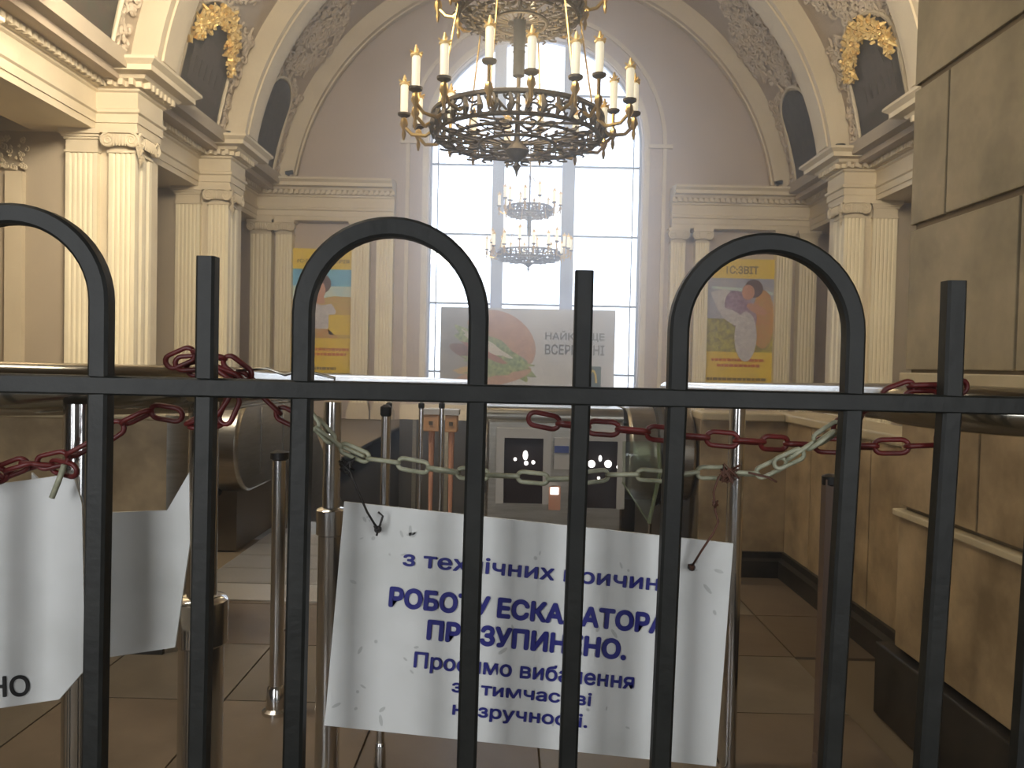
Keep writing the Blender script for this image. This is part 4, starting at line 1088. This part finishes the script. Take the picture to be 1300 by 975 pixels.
wire('grey wire loop lying over the left handrail at the second arch', A3([(300, 470, 1.05), (340, 468, 1.05), (362, 476, 1.05), (382, 470, 1.035), (400, 474, 1.04), (425, 480, 1.05), (424, 488, 1.05)]), 'steel', 0.0022)
wire('short pale strap hanging from the red chain at the left edge', A3([(82, 590, 1.055), (74, 612, 1.055), (66, 632, 1.055)]), 'pale', 0.004, cat='strap', name='plastic_strap')

# ------------------------------------------------------------------ hanging boards
def board_from(name, label, cat, corners, Y, th=0.004, ymap=None, origin=None, mk='board'):
    P = [at(px, py, Y) for px, py in corners]
    o0 = origin or P[0]; t = thing(name, label, cat, tuple(o0))
    bm = bmesh.new(); prism(bm, [(p.x, p.z) for p in P], lambda p: (p[0], Y, p[1]), lambda p: (p[0], Y+th, p[1]))
    obj('sheet', bm, mk, t); return t
SY = 1.085
TL, TR, BR, BL = (437, 637), (931, 690), (909, 973), (412, 921)
sg = board_from('escalator_notice', 'large white notice with blue Ukrainian lettering wired behind the middle of the gate', 'sign', [TL, TR, BR, BL], SY)
pTL, pTR, pBL = at(*TL, SY), at(*TR, SY), at(*BL, SY); ux = (pTR-pTL); uz = (pBL-pTL); Wb = ux.length; Hb = uz.length; ux.normalize(); uz.normalize()
def sign_text(name, body, u0, u1, v0, v1, mk, bold, parent=sg, o=None, fx=None, fz=None, Y=SY):
    """lettering laid on the board: u to the right, v down, in metres from its top left corner"""
    o = o or pTL; fx = fx or ux; fz = fz or uz
    bm = fit(text_bm(body, 1, bold), u0, u1, -v1, -v0)
    for v in bm.verts:
        q = o + fx*v.co.x + fz*(-v.co.y); v.co = (q.x, Y - 0.0006 - v.co.z, q.z)
    return obj(name, bm, mk, parent)
def px_line(name, body, a, b, cap, mk, bold, desc=0.0):
    """a = left end of the baseline, b = right end, in the photograph; cap = full height of the ink in px"""
    A_, B_ = at(*a, SY), at(*b, SY); fx = (B_-A_); L = fx.length; fx.normalize(); fz = Vector((fx.z, 0, -fx.x))
    h = cap/F*SY; ds = desc/F*SY
    bm = fit(text_bm(body, 1, bold), 0, L, -ds, h)
    fz = (at(a[0]-0.085*100, a[1]+100, SY) - A_).normalized()*0.9995
    for v in bm.verts:
        q = A_ + fx*v.co.x - fz*v.co.y; v.co = (q.x, SY - 0.0006 - v.co.z, q.z)
    return obj(name, bm, mk, sg)
px_line('lettering', 'з технічних причин', (511, 718), (836, 750), 21, 'blue_ink', 0.022, 5)
px_line('lettering', 'РОБОТУ ЕСКАЛАТОРА', (493, 770), (846, 806), 27, 'blue_ink', 0.05)
px_line('lettering', 'ПРИЗУПИНЕНО.', (541, 812), (794, 838), 27, 'blue_ink', 0.05)
px_line('lettering', 'Просимо вибачення', (525, 846), (804, 874), 20, 'blue_ink', 0.022, 6)
px_line('lettering', 'за тимчасові', (573, 878), (750, 896), 17, 'blue_ink', 0.022)
px_line('lettering', 'незручності.', (574, 906), (745, 923), 17, 'blue_ink', 0.022, 5)
for px, py in ((480, 672), (878, 720)):
    p = at(px, py, SY-0.001); bm = bmesh.new(); tube(bm, [(p.x, SY-0.004, p.z), (p.x, SY+0.006, p.z)], 0.005, 10); obj('eyelet', bm, 'wire', sg)
bm = bmesh.new(); random.seed(5)
for k in range(46):
    u = random.choice((random.uniform(0.0, 0.2), random.uniform(0.4, 1))); v_ = random.choice((random.uniform(0.6, 1), random.uniform(0, 0.2), random.uniform(0.3, 0.6)))
    c = at(*TL, SY).lerp(at(*TR, SY), min(0.97, u+0.02)) + (at(*BL, SY)-at(*TL, SY))*min(0.95, v_*0.93+0.03)
    r = random.uniform(0.001, 0.0028); a0_ = random.uniform(0, 6); st = random.uniform(1, 3.5)
    vs = [bm.verts.new((c.x + r*st*math.cos(a0_)*math.cos(a)-r*math.sin(a0_)*math.sin(a), SY-0.0004, c.z + r*st*math.sin(a0_)*math.cos(a)+r*math.cos(a0_)*math.sin(a))) for a in [2*PI*i/7 for i in range(7)]]
    bm.faces.new(vs)
obj('scuff_marks', bm, 'scuff', sg, kind='stuff')
recenter(sg)
bb = board_from('white_board', 'white board with black lettering and a clipped corner at the left edge of the picture', 'sign', [(-190, 640), (-60, 622), (0, 614), (60, 606), (92, 600), (104, 640), (108, 850), (75, 888), (0, 899), (-190, 925)], SY)
A_, B_ = at(-285+120, 900-8, SY), at(39, 883, SY)
fx = (B_-A_); L = fx.length; fx.normalize()
bm = fit(text_bm('ЗУПИНЕНО', 1, 0.02), 0, L, 0, 0.030)
for v in bm.verts:
    q = A_ + fx*v.co.x; v.co = (q.x - v.co.y*0.03, SY-0.0006-v.co.z, q.z + v.co.y)
obj('lettering', bm, 'black_ink', bb); recenter(bb)
b2 = board_from('white_board', 'blank dirty white board with a notched top hanging behind the first gate bar', 'sign', [(40, 600), (96, 652), (212, 648), (240, 600), (241, 690), (222, 822), (128, 836), (40, 846)], 1.215)
recenter(b2)
